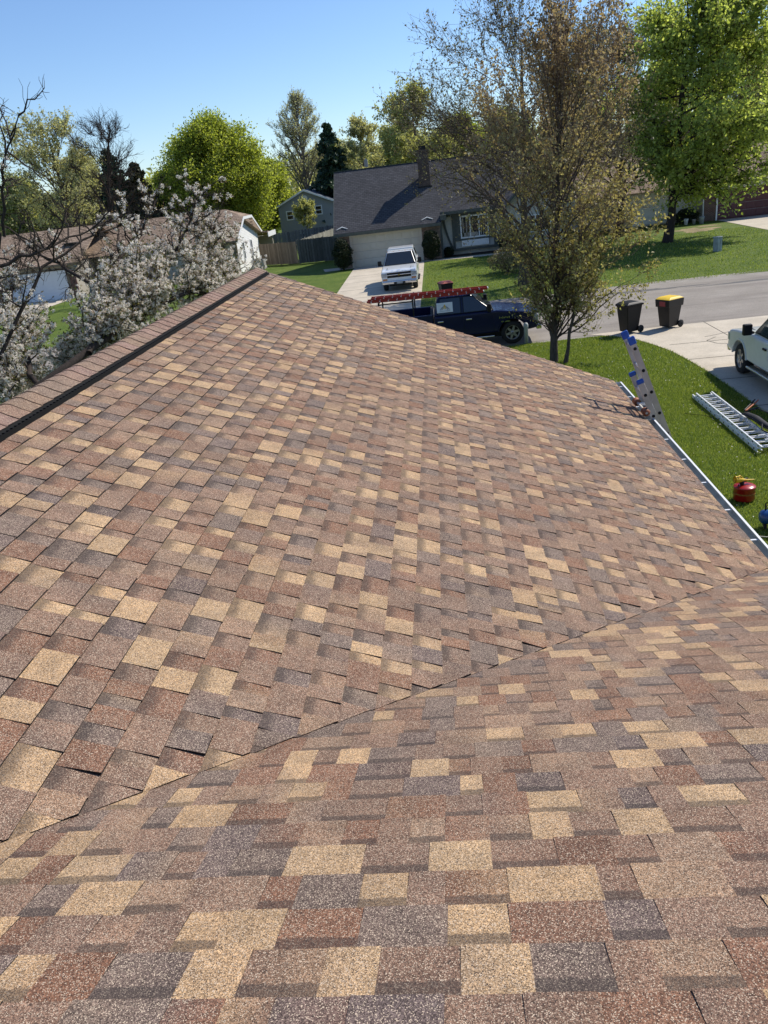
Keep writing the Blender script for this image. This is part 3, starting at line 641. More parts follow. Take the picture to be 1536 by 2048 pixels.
# main slope: u along +y, v down towards +x
OA = vec(XR, 0, ZR); UA = vec(0, 1, 0); VA = vec(1, 0, -MA) / SA; NA = vec(MA, 0, 1) / SA
kx = MBs / MA
# valley: x - XR <= kx*(y-YV0)   with x-XR = v/SA, y = u
def liftA(a, b, ex):
    d = (a - YV0) - (b / SA) / kx                        # distance from the valley along the eave
    return 0.013 * ex * ex * max(0.0, 1 - abs(d - .13) / 0.13) + 0.001
pA = lay(OA, UA, VA, NA, (XE + .012 - XR) * SA, YV0, YG + .03, [(kx, -1 / SA, -kx * YV0 - .003), (-1, 0, YG + .03)], liftA, 1.0)
OB = vec(0, YV0, ZR); UB = vec(1, 0, 0); VB = vec(0, 1, -MBs) / SBs; NB = vec(0, MBs, 1) / SBs
# near wing: x >= XR + kx*(y-YV0), y-YV0 = v/SBs
def liftB(a, b, ex):
    d = (a - XR) - kx * b / SBs
    return 0.0
pB = lay(OB, UB, VB, NB, (YEB + .012 - YV0) * SBs, XR, 6.5, [(1, -kx / SBs, -XR + .0)], liftB, 0.0)
allp = pA + pB
def score(p):
    c = np.mean(np.array(p[0][:p[4]]), 0); d = c - CAM; w_ = d @ CF
    if w_ < .2: return 0
    x, y = FPX * (d @ CR) / w_, FPX * (d @ CU) / w_
    if abs(x) > 768 or abs(y) > 1024: return 0
    q = np.array(p[0][:p[4]]); n_ = np.cross(q[1] - q[0], q[2] - q[0]) * .5; a = 0
    for i in range(1, p[4] - 1): a = a + np.cross(q[i] - q[0], q[i + 1] - q[0]) * .5
    return abs(a @ d) / w_ ** 3
sc_ = np.array([score(p) for p in allp]); order = np.argsort(-sc_)
for i in order[:298]: write_pieces("shingle", [allp[i]], roofo)
tag(write_pieces("shingle_field", [allp[i] for i in order[298:]], roofo), kind='stuff')

# valley: the cut edge of the upper layer
# ridge cap pieces over the black ridge vent
HC = 0.036
cap_prof = [(-.17, -.17 * MA), (-.155, -.155 * MA + .001), (-.09, -.09 * MA + .002), (-.035, -.006), (0, 0), (.035, -.006), (.09, -.09 * MA + .002), (.150, -.150 * MA + .001)]
capo = None
def cap_mesh(seed):
    r = random.Random(seed); m = MB(); e = EXPO + .012; rows = []
    for j, (y, h) in enumerate(((0, 0.0045), (.03, .004), (e * .6, .002), (e, -.001))):
        rows.append([(x, y, z + h) for x, z in cap_prof])
    V = [p for r_ in rows for p in r_]; n = len(cap_prof); F = [(i * n + j, i * n + j + 1, (i + 1) * n + j + 1, (i + 1) * n + j) for i in range(3) for j in range(n - 1)]
    m.add(V, F, 0, True)
    m.add(rows[0] + [(x, y + .002, z - .004) for x, y, z in rows[0]], [(j, n + j, n + j + 1, j + 1) for j in range(n - 1)], 0)
    ed = [r_[-1] for r_ in rows]; m.add(ed + [(x - .003, y, z - .006) for x, y, z in ed], [(j, j + 1, 5 + j, 4 + j) for j in range(3)], 1)
    me = m.mesh("ridge_cap_shingle", [M_SH, M_ASPH])
    col = [c * r.uniform(.92, 1.08) for c in ((.235, .150, .115), (.22, .14, .108), (.215, .145, .118), (.245, .162, .125))[seed % 4]]
    a = me.color_attributes.new("tint", 'FLOAT_COLOR', 'CORNER'); a.data.foreach_set("color", (col + [1.0]) * len(me.loops))
    a = me.color_attributes.new("cell", 'FLOAT_COLOR', 'CORNER'); a.data.foreach_set("color", [1.0, 0, 0, 1.0] * len(me.loops))
    return me
caps = [cap_mesh(i) for i in range(8)]
y = 0.6; i = 0
while y < YG - .1:
    o = link("ridge_cap_shingle", caps[rs.randrange(8)], roofo, (XR, y, ZR + HC)); o.rotation_euler = (0, rs.uniform(-.012, .012), rs.uniform(-.006, .006)); y += EXPO; i += 1
vm = MB()
vm.prism([(-.165, -.165 * MA + .002), (.168, -.168 * MA + .002), (.166, -.168 * MA + .013), (.150, -.150 * MA + .030), (0, HC - .004), (-.15, -.150 * MA + .03)], 'y', 0.5, YG - .12)
v_ = vm.obj("ridge_vent", M_VENT, roofo, loc=(XR, 0, ZR))
lm = MB(); y = .55
while y < YG - .15:
    lm.box(.152, .1745, y, y + .018, -.168 * MA + .006, -.168 * MA + .030); y += .045
lm.box(.168, .182, .5, YG - .12, -.182 * MA + .003, -.168 * MA + .008)
lm.box(.172, .178, .5, YG - .12, -.19 * MA + .003, -.168 * MA + .026)
tag(lm.obj("vent_louvres", M_VENT, v_), kind='stuff')
sm = MB(); sm.prism([(.196, -.196 * MA + .001), (.262, -.262 * MA + .010), (.262, -.262 * MA + .002)], 'y', .3, YG - .02)

# gutter with hangers
gx0, gx1 = XE - .004, XE + .125
def gutter_prof(s=1): return [(0, 0), (0, -.10), (.075, -.10), (.105, -.055), (.125, -.035), (.125, .004), (.111, .004), (.111, -.004), (.121, -.004), (.121, -.033), (.101, -.053), (.072, -.096), (.004, -.096), (.004, 0)]
gm = MB(); gm.prism([(XE + a, ZE - .035 + b) for a, b in gutter_prof()], 'y', YEB + .128, YG + .02)
gut = gm.obj("gutter", M_GUT, house)
lp = MB(); lp.box(XE + .108, XE + .1285, YEB + .1, YG + .022, ZE - .033, ZE - .026); lp.box(XE + .1255, XE + .129, YEB + .1, YG + .022, ZE - .06, ZE - .0335); lp.box(XE + .002, XE + .107, YG + .0205, YG + .024, ZE - .13, ZE - .029)
lp.obj("gutter_lip", M_WHITE, gut)
g2m = MB(); g2m.prism([(YEB + a, ZE - .035 + b) for a, b in gutter_prof()], 'x', XE + .1, 12.8); g2 = g2m.obj("gutter", M_GUT, house)
lp = MB(); lp.box(XE + .13, 12.8, YEB + .108, YEB + .1285, ZE - .033, ZE - .026); lp.obj("gutter_lip", M_WHITE, g2)
hm = MB(); hm.box(.004, .122, -.011, .011, -.0, .004); hme = hm.mesh("gutter_hanger", M_ALUB)
for y in (11.42, 10.85, 10.35, 9.75, 8.95, 8.25, 7.55, 6.85, 6.2): link("gutter_hanger", hme, gut, (XE, y, ZE - .047))
for x in (3.2, 3.9, 4.6): o = link("gutter_hanger", hme, g2, (x, YEB, ZE - .047)); o.rotation_euler = (0, 0, math.pi / 2)

# ------------------------------------------------------------------ houses across the road
def pane_window(parent, x0, x1, z0, z1, y, frame=.07, mullion=None, rail=True, mat=None, axis='y', sgn=-1, glass=None, dep=.05):
    """a window on a wall: frame part with its pane as a sub-part; axis is the wall's normal"""
    def bx(m, a0, a1, b0, b1, d0, d1):
        lo, hi = sorted((y + sgn * d0, y + sgn * d1))
        if axis == 'y': m.box(a0, a1, lo, hi, b0, b1)
        else: m.box(lo, hi, a0, a1, b0, b1)
    f = MB()
    bx(f, x0, x1, z1 - frame, z1, 0, dep); bx(f, x0, x1, z0, z0 + frame, 0, dep + .01)
    bx(f, x0, x0 + frame, z0 + frame, z1 - frame, 0, dep); bx(f, x1 - frame, x1, z0 + frame, z1 - frame, 0, dep)
    if rail: bx(f, x0 + frame, x1 - frame, (z0 + z1) / 2 - frame * .3, (z0 + z1) / 2 + frame * .3, 0, dep * .8)
    for q in (mullion or []): bx(f, q - frame * .45, q + frame * .45, z0 + frame, z1 - frame, 0, dep * .9)
    w_ = f.obj("window", mat or M_WHITE, parent)
    g = MB(); bx(g, x0 + frame * .6, x1 - frame * .6, z0 + frame * .6, z1 - frame * .6, .004, .016); g.obj("pane", glass or M_WGLASS, w_)
    return w_
def garage_door(parent, x0, x1, z1, y, mat, rows=4, cols=8, flat=False):
    b = MB(); b.box(x0, x1, y, y + .05, 0.01, z1); d = b.obj("garage_door", mat, parent)
    h = (z1 - .01) / rows; wd = (x1 - x0) / cols
    if flat:
        for r in range(rows * 2):
            m = MB(); m.box(x0 + .02, x1 - .02, y - .014, y - .001, .02 + r * h / 2, .01 + (r + 1) * h / 2 - .012); m.obj("panel", mat, d)
        return d
    m = MB(); a = .10 * wd; m.hexa([(a, 0, a), (wd - a, 0, a), (wd - a, 0, h - a), (a, 0, h - a)][::-1], [(a + .05, -.022, a + .05), (wd - a - .05, -.022, a + .05), (wd - a - .05, -.022, h - a - .05), (a + .05, -.022, h - a - .05)][::-1])
    me = m.mesh("panel", [mat])
    for r in range(rows):
        for c in range(cols): link("panel", me, d, (x0 + c * wd, y - .001, .01 + r * h))
    g = MB()
    for r in range(1, rows): g.box(x0, x1, y - .004, y - .0005, .01 + r * h - .008, .01 + r * h + .008)
    g.obj("section_joint", M_SIDEW, d)
    return d
def laps(x0, x1, z0, z1, y, step=.115, axis='y', sgn=-1, top=None):
    """lapped siding as real sawtooth boards; top(x,z) may limit the width"""
    m = MB(); z = z0
    while z < z1 - .01:
        za_, zb_ = z, min(z + step, z1); a, b = (x0, x1) if top is None else top(za_)
        a2, b2 = (x0, x1) if top is None else top(zb_)
        if b - a > .02:
            def P(u, zz, d): return (u, y + sgn * d, zz) if axis == 'y' else (y + sgn * d, u, zz)
            m.add([P(a, za_, .022), P(b, za_, .022), P(b2, zb_, .004), P(a2, zb_, .004)], [(0, 1, 2, 3)])
            m.add([P(a, za_, .004), P(b, za_, .004), P(b, za_, .022), P(a, za_, .022)], [(0, 1, 2, 3)])
        z = zb_
    return m

# --- half-timbered house with the wide cream garage door, straight across the road
tud = thing("garage_house", "half-timbered house with charcoal roof, brick chimney and wide cream garage door across the road", "house", (0, 60, 0))
K = .80                                            # roof slope
def zr(y): return 2.52 + K * (y - 59.45)
RY, RZ = 64.7, 2.52 + K * (64.7 - 59.45)
m = MB(); t_ = .14
def slab(m, x0, x1, y0, y1, f, t=.14):
    m.hexa([(x0, y0, f(y0) - t), (x1, y0, f(y0) - t), (x1, y1, f(y1) - t), (x0, y1, f(y1) - t)], [(x0, y0, f(y0)), (x1, y0, f(y0)), (x1, y1, f(y1)), (x0, y1, f(y1))])
slab(m, -7.62, .2, 59.45, RY, zr); slab(m, .2, 9.8, 60.25, RY, zr); slab(m, -7.62, 9.8, RY, 70.0, lambda y: RZ - K * (y - RY))
# cross gable at the right end
def slabx(m, y0, y1, x0, x1, f, t=.14):
    m.hexa([(x0, y0, f(x0) - t), (x1, y0, f(x1) - t), (x1, y1, f(x1) - t), (x0, y1, f(x0) - t)], [(x0, y0, f(x0)), (x1, y0, f(x1)), (x1, y1, f(x1)), (x0, y1, f(x0))])
slabx(m, 59.3, 65, 4.7, 7.0, lambda x: 3.0 + 1.0 * (x - 4.7)); slabx(m, 59.3, 65, 7.0, 9.3, lambda x: 5.3 - 1.0 * (x - 7.0))
def off(m):
    m.v = [(x, y - 60, z) for x, y, z in m.v]; return m
roof_t = off(m).obj("roof", M_RGREY, tud)
m = MB(); m.box(-7.66, .23, 59.40, 59.45, 2.30, 2.50); m.box(.23, 4.8, 60.20, 60.25, 2.93, 3.14); m.box(.2, .24, 59.45, 60.2, 2.3, 2.52); m.box(-7.66, 9.8, RY - .06, RY + .06, RZ, RZ + .03)
m.prism([(59.45, 2.38), (RY, RZ - .14), (RY, RZ + .01), (59.45, 2.54)], 'x', -7.66, -7.625)
m.prism([(4.65, 2.98), (7.0, 5.33), (7.0, 5.12), (4.65, 2.76)], 'y', 59.24, 59.30); m.prism([(9.35, 2.98), (7.0, 5.33), (7.0, 5.12), (9.35, 2.76)], 'y', 59.24, 59.30)
off(m).obj("fascia", M_TRIM, tud)
m = MB(); m.box(-7.3, 9.5, 61.25, 69.3, 0, 2.45); m.add([(4.95, 59.9, 0), (9.05, 59.9, 0), (9.05, 59.9, 3.0), (7, 59.9, 5.1), (4.95, 59.9, 3.0), (4.95, 61.3, 0), (9.05, 61.3, 0), (9.05, 61.3, 3.0), (7, 61.3, 5.1), (4.95, 61.3, 3.0)],
     [(0, 1, 2, 3, 4), (5, 9, 8, 7, 6), (0, 4, 9, 5), (1, 6, 7, 2)]); m.box(.28, 4.9, 61.0, 61.3, .45, 3.2)
m.prism([(61.25, 2.45), (69.3, 2.45), (RY, RZ - .3)], 'x', -7.28, -7.2)
off(m).obj("wall", M_STUCCO, tud)
for a_, b_ in ((-7.35, -6.5), (-1.3, .12)):
    m = MB(); m.box(a_, b_, 60.0, 61.25, 0, 2.36); off(m).obj("brick_pier", M_BRICK, tud)
m = MB(); m.box(-6.5, -1.3, 60.0, 60.3, 2.22, 2.36); m.box(-6.58, -6.44, 59.97, 60.06, 0, 2.3); m.box(-1.37, -1.23, 59.97, 60.06, 0, 2.3); m.box(-6.44, -1.37, 59.97, 60.06, 2.18, 2.3)
off(m).obj("door_frame", M_GDOOR, tud)
garage_door(tud, -6.44, -1.37, 2.18, .08, M_GDOOR)
# timbers
for q_ in ((.12, .27, 60.0, 61.0, 0, 2.4), (1.02, 1.2, 60.9, 61.0, .46, 2.72), (4.05, 4.22, 60.9, 61.0, .46, 2.72), (.28, 4.9, 60.88, 60.99, 2.72, 2.93),
           (1.2, 4.05, 60.86, 60.99, .98, 1.10), (.28, 4.9, 60.88, 60.99, .28, .46), (1.2, 1.62, 60.92, 60.99, 1.1, 2.72), (3.7, 4.05, 60.92, 60.99, 1.1, 2.72), (.2, .62, 59.7, 60.3, 2.62, 2.98)):
    m = MB(); m.box(*q_); off(m).obj("timber", M_TRIM, tud)
def brace(x0, x1, z0, z1):
    m = MB(); n = 10; A = []; B = []
    for i in range(n + 1):
        t = i / n; x = x0 + (x1 - x0) * (t ** 1.7); z = z0 + (z1 - z0) * t; A.append((x - .08, z)); B.append((x + .08, z))
    for i in range(n): m.prism([A[i], B[i], B[i + 1], A[i + 1]], 'y', .93, .985)
    return m.obj("curved_brace", M_TRIM, tud)
brace(.42, 1.0, 2.75, .45); brace(4.82, 4.25, 2.75, .45)
m = MB(); m.box(1.66, 3.66, 60.84, 60.92, .55, .98); off(m).obj("white_panel", M_WHITE, tud)
wf = pane_window(tud, 1.62, 3.7, 1.12, 2.70, .92, .10, [2.35, 3.0], False)
m = MB()
for x in (1.8, 2.05, 3.12, 3.28, 3.45): m.box(x, x + .07, .895, .902, 1.25, 2.55)
m.box(1.8, 2.9, .895, .901, 1.24, 1.50); m.obj("curtain", M_BEIGE, wf)
pane_window(tud, 5.9, 8.1, 1.1, 2.3, -.1, .08, [7.0], False)
# chimney
m = MB(); m.box(-1.15, -.30, 62.5, 63.3, 4.2, 7.35); m.box(-1.21, -.24, 62.44, 63.36, 7.35, 7.48); ch = off(m).obj("chimney", M_BRICKC, roof_t)
m = MB(); m.box(-1.0, -.45, 62.7, 63.1, 7.48, 7.75); m.box(-1.25, -.2, 62.42, 62.5, 4.86, 5.0); off(m).obj("flue", M_BLACK, ch)
# pale peaked brackets on the eave
bm_ = MB(); bm_.prism([(-.42, 0), (0, .26), (.42, 0), (.38, -.01), (0, .20), (-.38, -.01)], 'y', -.03, .03); bme = bm_.mesh("peak_bracket", [M_WHITE])
for x in (-7.0, -.75):
    o = link("peak_bracket", bme, tud, (x, 59.75 - 60, zr(59.75) + .03)); o.rotation_euler = (math.radians(-50), 0, 0)

# --- long low house with the brown roof and the white gable end
lh = thing("ranch_house", "long low house with brown roof, white gable end and white garage door behind the blossom", "house", (-20, 64, 0))
ORX, ORY = -20, 64
def offl(m): m.v = [(x - ORX, y - ORY, z) for x, y, z in m.v]; return m
P1 = .47; ey, ry, rz = 64.1, 69.0, 2.68 + .47 * 4.9
m = MB(); xe = -15.95; xj = -17.75
f1 = lambda y: 2.68 + P1 * (y - ey); f2 = lambda y: rz - P1 * (y - ry)
zc = f1(67.5)
# slopes with the clipped (jerkinhead) gable
m.add([(-30, ey, 2.68), (xe, ey, 2.68), (xe, 67.5, zc), (xj, ry, rz), (-30, ry, rz)], [(0, 1, 2, 3, 4)])
m.add([(-30, ry, rz), (xj, ry, rz), (xe, 70.5, zc), (xe, 73.9, f2(73.9)), (-30, 73.9, f2(73.9))], [(0, 1, 2, 3, 4)])
m.add([(xe, 67.5, zc), (xe, 70.5, zc), (xj, ry, rz)], [(0, 1, 2)])
m.add([(-30, ey, 2.54), (xe, ey, 2.54), (xe, 67.5, zc - .14), (xe, 70.5, zc - .14), (xe, 73.9, f2(73.9) - .14), (-30, 73.9, f2(73.9) - .14)], [(5, 4, 3, 2, 1, 0)])
# rear porch roof
m.hexa([(-19, 73.5, 2.62), (-15.4, 73.5, 2.62), (-15.4, 77.0, 2.2), (-19, 77.0, 2.2)], [(-19, 73.5, 2.74), (-15.4, 73.5, 2.74), (-15.4, 77.0, 2.32), (-19, 77.0, 2.32)])
# garage wing roof
g1_ = lambda y: 2.66 + .44 * (y - 60.5)
slab(m, -40, -27.6, 60.5, 66.0, g1_, .12); slab(m, -40, -27.6, 66.0, 71.5, lambda y: g1_(66.0) - .44 * (y - 66.0), .12)
lroof = offl(m).obj("roof", M_RBROWN, lh)
m = MB()
m.prism([(ey, 2.70), (67.5, zc + .02), (67.5, zc - .2), (ey, 2.46)], 'x', xe - .01, xe + .03); m.prism([(67.5, zc + .02), (70.5, zc + .02), (70.5, zc - .2), (67.5, zc - .2)], 'x', xe - .01, xe + .03)
m.prism([(70.5, zc + .02), (73.9, f2(73.9) + .02), (73.9, f2(73.9) - .2), (70.5, zc - .2)], 'x', xe - .01, xe + .03)
m.box(-15.42, -15.36, 73.5, 77, 2.2, 2.62)
offl(m).obj("fascia", M_WHITE, lh)
m = MB(); m.box(-28, -16.34, 64.62, 73.3, 0, 2.52); m.box(-39, -28.4, 61.0, 71.0, 0, 2.56); m.prism([(64.7, 2.5), (73.3, 2.5), (70.5, zc - .25), (67.5, zc - .25)], 'x', -16.9, -16.34)
m.box(-18.8, -15.6, 76.2, 76.4, 0, 2.2)
offl(m).obj("wall", M_BEIGE, lh)
# lapped gable wall facing right
def gtop(z):
    if z <= 2.5: return (64.6, 73.32)
    a = 64.6 + max(0, (z - 2.48) / P1 * .95 - .35); b = 73.32 - max(0, (z - 2.48) / P1 * .95 - .35); return (min(a, 69), max(b, 69))
m = laps(64.6, 73.32, .1, zc - .15, -16.34, .125, 'x', 1, gtop); o_ = offl(m).obj("siding", M_SIDE, lh); tag(o_, kind='stuff')
for a, b in ((66.9, 67.45), (69.9, 70.45)):
    pane_window(lh, a - ORY, b - ORY, .95, 2.35, -16.31 - ORX, .07, None, True, axis='x', sgn=1)
m = MB(); m.box(-16.5, -16.28, 64.42, 64.62, 0.05, 2.5); offl(m).obj("corner_post", M_BROWNT, lh)
m = MB(); m.tube([(-16.2, 64.3, 2.5), (-16.2, 64.45, 2.3), (-16.26, 64.5, .1)], .05, 6); offl(m).obj("downspout", M_BROWNT, lh)
pane_window(lh, -18.6 - ORX, -17.5 - ORX, .5, 2.2, 64.6 - ORY, .1, None, False)
m = MB(); m.box(-27.5, xe - .02, ey - .05, ey - .005, 2.52, 2.67); m.box(-40, -27.6, 60.42, 60.49, 2.5, 2.65); m.box(-17.45, -17.2, 64.5, 64.6, 0, 2.5); m.box(-18.9, -18.65, 64.5, 64.6, 0, 2.5)
m.box(-34.6, -28.6, 60.88, 60.99, 2.18, 2.28); m.box(-34.6, -28.6, 60.88, 60.99, 2.5, 2.56); m.box(-34.15, -33.95, 60.85, 60.99, 0, 2.18); m.box(-29.1, -28.9, 60.85, 60.99, 0, 2.18)
for x in (-34.5, -33.1, -31.8, -30.4, -29.0): m.box(x, x + .12, 60.88, 60.99, 2.28, 2.5)
offl(m).obj("trim", M_BROWNT, lh)
for a_, b_, h_ in ((-34.9, -34.15, 1.3), (-28.9, -28.4, 2.1)):
    m = MB(); m.box(a_, b_, 60.9, 61.0, 0, h_); offl(m).obj("brick_pier", M_BRICKD, lh)
garage_door(lh, -33.95 - ORX, -29.1 - ORX, 2.18, 60.93 - ORY, M_GDOORW, 4, 8, True)
m = MB(); m.box(-29.6, -28.7, 63.0, 63.7, 3.5, 3.95); m.box(-29.75, -28.55, 62.9, 63.8, 3.95, 4.0); offl(m).obj("roof_vent", M_BLACKR, lroof)
m = MB(); m.lathe([(.16, 4.6), (.16, 5.1), (.34, 5.12), (.34, 5.2), (.12, 5.25), (.12, 5.4), (.26, 5.42), (.2, 5.5), (0.01, 5.52)], 12, 0, (-26.2, 69.2, 0)); offl(m).obj("flue", M_SIDEW, lroof)

# --- two-storey blue-grey house behind the fences
gh = thing("grey_house", "two-storey blue-grey house with white window trim and a low gable behind the fences", "house", (-14.5, 92, 0))
def rot(m, a, cx, cy):
    c, s = math.cos(a), math.sin(a); m.v = [((x * c - y * s), (x * s + y * c), z) for x, y, z in m.v]; return m
GW = 3.15
m = MB(); m.add([(-GW, 0, 0), (GW, 0, 0), (GW, 0, 4.25), (0, 0, 5.65), (-GW, 0, 4.25), (-GW, 9, 0), (GW, 9, 0), (GW, 9, 4.25), (0, 9, 5.65), (-GW, 9, 4.25)], [(0, 1, 2, 3, 4), (5, 9, 8, 7, 6), (0, 4, 9, 5), (1, 6, 7, 2)])
m.obj("wall", M_SIDEG, gh)
m = MB(); sx = 1.4 / GW
for s in (-1, 1):
    e = GW + .35; zz = 5.75 - sx * e
    m.hexa([(0, -.35, 5.63), (s * e, -.35, zz - .12), (s * e, 9.3, zz - .12), (0, 9.3, 5.63)][::s], [(0, -.35, 5.75), (s * e, -.35, zz), (s * e, 9.3, zz), (0, 9.3, 5.75)][::s])
m.obj("roof", M_RBLUE, gh)
m = MB()
for s in (-1, 1): m.prism([(0, 5.76), (s * 3.5, 5.76 - sx * 3.5), (s * 3.5, 5.58 - sx * 3.5), (0, 5.56)], 'y', -.40, -.355)
m.box(GW - .03, GW + .1, -.06, .12, 0, 4.1); m.obj("trim", M_WHITE, gh)
for a, b, z0 in ((-2.35, -1.5, 2.72), (.95, 1.8, 2.95), (-1.35, -.45, .28), (1.45, 2.35, .42)): pane_window(gh, a, b, z0, z0 + 1.0, 0, .12, None, True)
m = MB(); n = 10; arc = [(-.28, 4.35), (.28, 4.35)] + [(.28 * math.cos(math.pi * i / n), 4.85 + .28 * math.sin(math.pi * i / n)) for i in range(n + 1)]; m.prism(arc, 'y', -.05, 0); m.obj("arched_vent", M_WHITE, gh)
m = MB(); m.box(GW + .02, GW + .9, 1.5, 2.8, 0, 5.3); m.obj("chimney", M_BRICKC, gh)

# --- house at the far right
rh = thing("maroon_garage_house", "house with white siding, dark brick pier and maroon garage door at the right", "house", (21, 65, 0))
def offr(m): m.v = [(x - 21, y - 65, z) for x, y, z in m.v]; return m
m = MB(); m.box(11.5, 20.35, 67.0, 75, 0, 2.7); m.box(27.3, 34, 65.3, 75, 0, 2.7); m.box(20.35, 27.3, 65.3, 75, 0, 2.7); offr(m).obj("wall", M_STUCCO, rh)
m = laps(15.2, 20.35, .1, 2.6, 66.98, .12); tag(offr(m).obj("siding", M_SIDE, rh), kind='stuff')
m = MB(); bw, bh = .23, .083
for side in ((20.42, 21.3), (27.05, 27.9)):
    m.box(side[0], side[1], 65.03, 65.3, 0, 2.45, 1)
    for r in range(29):
        x = side[0] - (bw / 2 if r % 2 else 0)
        while x < side[1] - .03:
            a, b = max(x, side[0]), min(x + bw - .02, side[1]); m.box(a, b, 65.0, 65.03, r * bh + .01, r * bh + bh - .008, 0); x += bw
tag(offr(m).obj("brick", [M_BRICKD, M_EDGE], rh), kind='stuff')
garage_door(rh, 21.42 - 21, 27.0 - 21, 2.2, .12, M_GDOORR, 4, 8, False)
m = MB(); m.box(21.3, 21.41, 64.94, 65.1, 0, 2.3); m.box(27.0, 27.06, 64.94, 65.1, 0, 2.3); m.box(21.3, 27.06, 64.94, 65.1, 2.21, 2.4); m.box(20.0, 28.3, 64.3, 64.36, 2.5, 2.7); offr(m).obj("trim", M_WHITE, rh)
m = MB(); m.tube([(20.3, 64.9, 2.5), (20.33, 64.95, .25), (20.15, 64.6, .1)], .05, 6); offr(m).obj("downspout", M_WHITE, rh)
m = MB(); slab(m, 10.8, 28.6, 64.3, 70, lambda y: 2.68 + .5 * (y - 64.3)); slab(m, 10.8, 28.6, 70, 76, lambda y: 5.53 - .5 * (y - 70)); offr(m).obj("roof", M_RBROWN, rh)
# a far roof glimpsed between the trees on the right
fr = thing("far_house", "pale low house with grey roof glimpsed behind the trees left of the maroon garage", "house", (6, 96, 0))
m = MB(); m.box(-6, 6, 0, 8, 0, 3); m.obj("wall", M_BEIGE, fr); m = MB(); slab(m, -6.6, 6.6, -.5, 4, lambda y: 3 + .5 * (y + .5)); slab(m, -6.6, 6.6, 4, 8.5, lambda y: 5.25 - .5 * (y - 4)); m.obj("roof", M_RGREY, fr)

# ------------------------------------------------------------------ fences
def fence(name, label, A, B, h, bw, gap, mat, double=False, pointed=True, group=None):
    A, B = Vector((A[0], A[1], 0)), Vector((B[0], B[1], 0)); d = (B - A); Ln = d.length; a = math.atan2(d.y, d.x)
    t = thing(name, label, "fence", A, a, group)
    m = MB()
    poly = [(-bw / 2, 0.04), (bw / 2, 0.04), (bw / 2, h - .06), (bw / 2 - .03, h), (-bw / 2 + .03, h), (-bw / 2, h - .06)] if pointed else [(-bw / 2, .04), (bw / 2, .04), (bw / 2, h), (-bw / 2, h)]
    m.prism(poly, 'y', -.009, .009); me = m.mesh("board", [mat]); r = random.Random(int(Ln * 100))
    n = int(Ln / (bw + gap))
    for i in range(n):
        o = link("board", me, t, ((i + .5) * (bw + gap), -.035, r.uniform(-.015, .015))); o.rotation_euler = (0, r.uniform(-.008, .008), 0)
        if double and i < n - 1: o = link("board", me, t, ((i + 1) * (bw + gap), .035, r.uniform(-.015, .015)))
    m = MB()
    for z in (.3, h * .5, h - .25): m.box(0, Ln, -.024, .024, z - .04, z + .04)
    m.obj("rail", mat, t)
    m = MB(); m.box(-.045, .045, .03, .12, 0, h + .05); pm = m.mesh("post", [mat])
    k = max(1, round(Ln / 2.4))
    for i in range(k + 1): link("post", pm, t, (Ln * i / k, .03, 0))
    return t
fence("board_fence", "dark weathered shadowbox fence with gaps, beside the round shrub at the garage", (-11.95, 68.3), (-7.5, 67.6), 1.95, .15, .09, M_FDARK, True)
fence("board_fence", "brownish tight board fence between the white gable end and the dark fence", (-15.75, 70.6), (-12.0, 68.5), 1.8, .14, .004, M_FBRN, False, False)
fence("board_fence", "pale weathered fence running back behind the charcoal roof", (-11.9, 68.6), (-9.2, 90.0), 1.9, .15, .02, M_FPALE)
fence("board_fence", "grey back-yard fence in front of the blue-grey house", (-17.6, 82.5), (-9.6, 87.5), 1.95, .15, .02, M_FGREY)
fence("board_fence", "short grey fence beside the chimney side of the blue-grey house", (-11.2, 95.0), (-7.5, 96.0), 1.9, .15, .03, M_FDARK)

# ------------------------------------------------------------------ vehicles
def arch(cx, cz, r, z0, n=10):
    """points of a wheel arch from rear to front, along the sill height z0"""
    a0 = math.asin((z0 - cz) / r); return [(cx + r * math.cos(math.pi - a0 - (math.pi - 2 * a0) * i / n), cz + r * math.sin(math.pi - a0 - (math.pi - 2 * a0) * i / n)) for i in range(n + 1)]
def wheel(parent, x, y, r, side, spokes=6, wd=.25):
    t = MB(); w2 = wd / 2
    t.lathe([(r * .62, -w2), (r * .93, -w2), (r, -w2 * .6), (r, w2 * .6), (r * .93, w2), (r * .62, w2)], 28, 0, axis='y')
    o = t.obj("wheel", M_TYRE, parent, loc=(x, y, r))
    h = MB(); s = side; yo = s * (w2 - .02)
    h.lathe([(r * .66, yo - s * .10), (r * .66, yo), (r * .58, yo + s * .012), (r * .56, yo - s * .10)], 28, 0, axis='y')
    for k in range(spokes):
        a = 2 * math.pi * k / spokes + .26; c, sn = math.cos(a), math.sin(a); px, pz = -sn, c
        q = []
        for (rad, hw) in ((r * .12, .045), (r * .6, .030)):
            q += [(c * rad + px * hw, sn * rad + pz * hw), (c * rad - px * hw, sn * rad - pz * hw)]
        q = [q[0], q[1], q[3], q[2]]
        h.add([(p[0], yo - s * .03, p[1]) for p in q] + [(p[0], yo + s * .004, p[1]) for p in q], [(0, 1, 2, 3), (4, 7, 6, 5), (0, 4, 5, 1), (1, 5, 6, 2), (2, 6, 7, 3), (3, 7, 4, 0)])
    h.lathe([(r * .17, yo - s * .04), (r * .17, yo + s * .01), (.02, yo + s * .018)], 14, 0, axis='y')
    h.lathe([(r * .62, yo - s * .09), (.01, yo - s * .092)], 20, 1, axis='y')
    h.obj("rim", [M_RIM, M_BLACKR], o)
    return o
def lerp(a, b, t): return tuple(a[i] + (b[i] - a[i]) * t for i in range(3))
def quad_pt(q, u, v): return lerp(lerp(q[0], q[1], u), lerp(q[3], q[2], u), v)
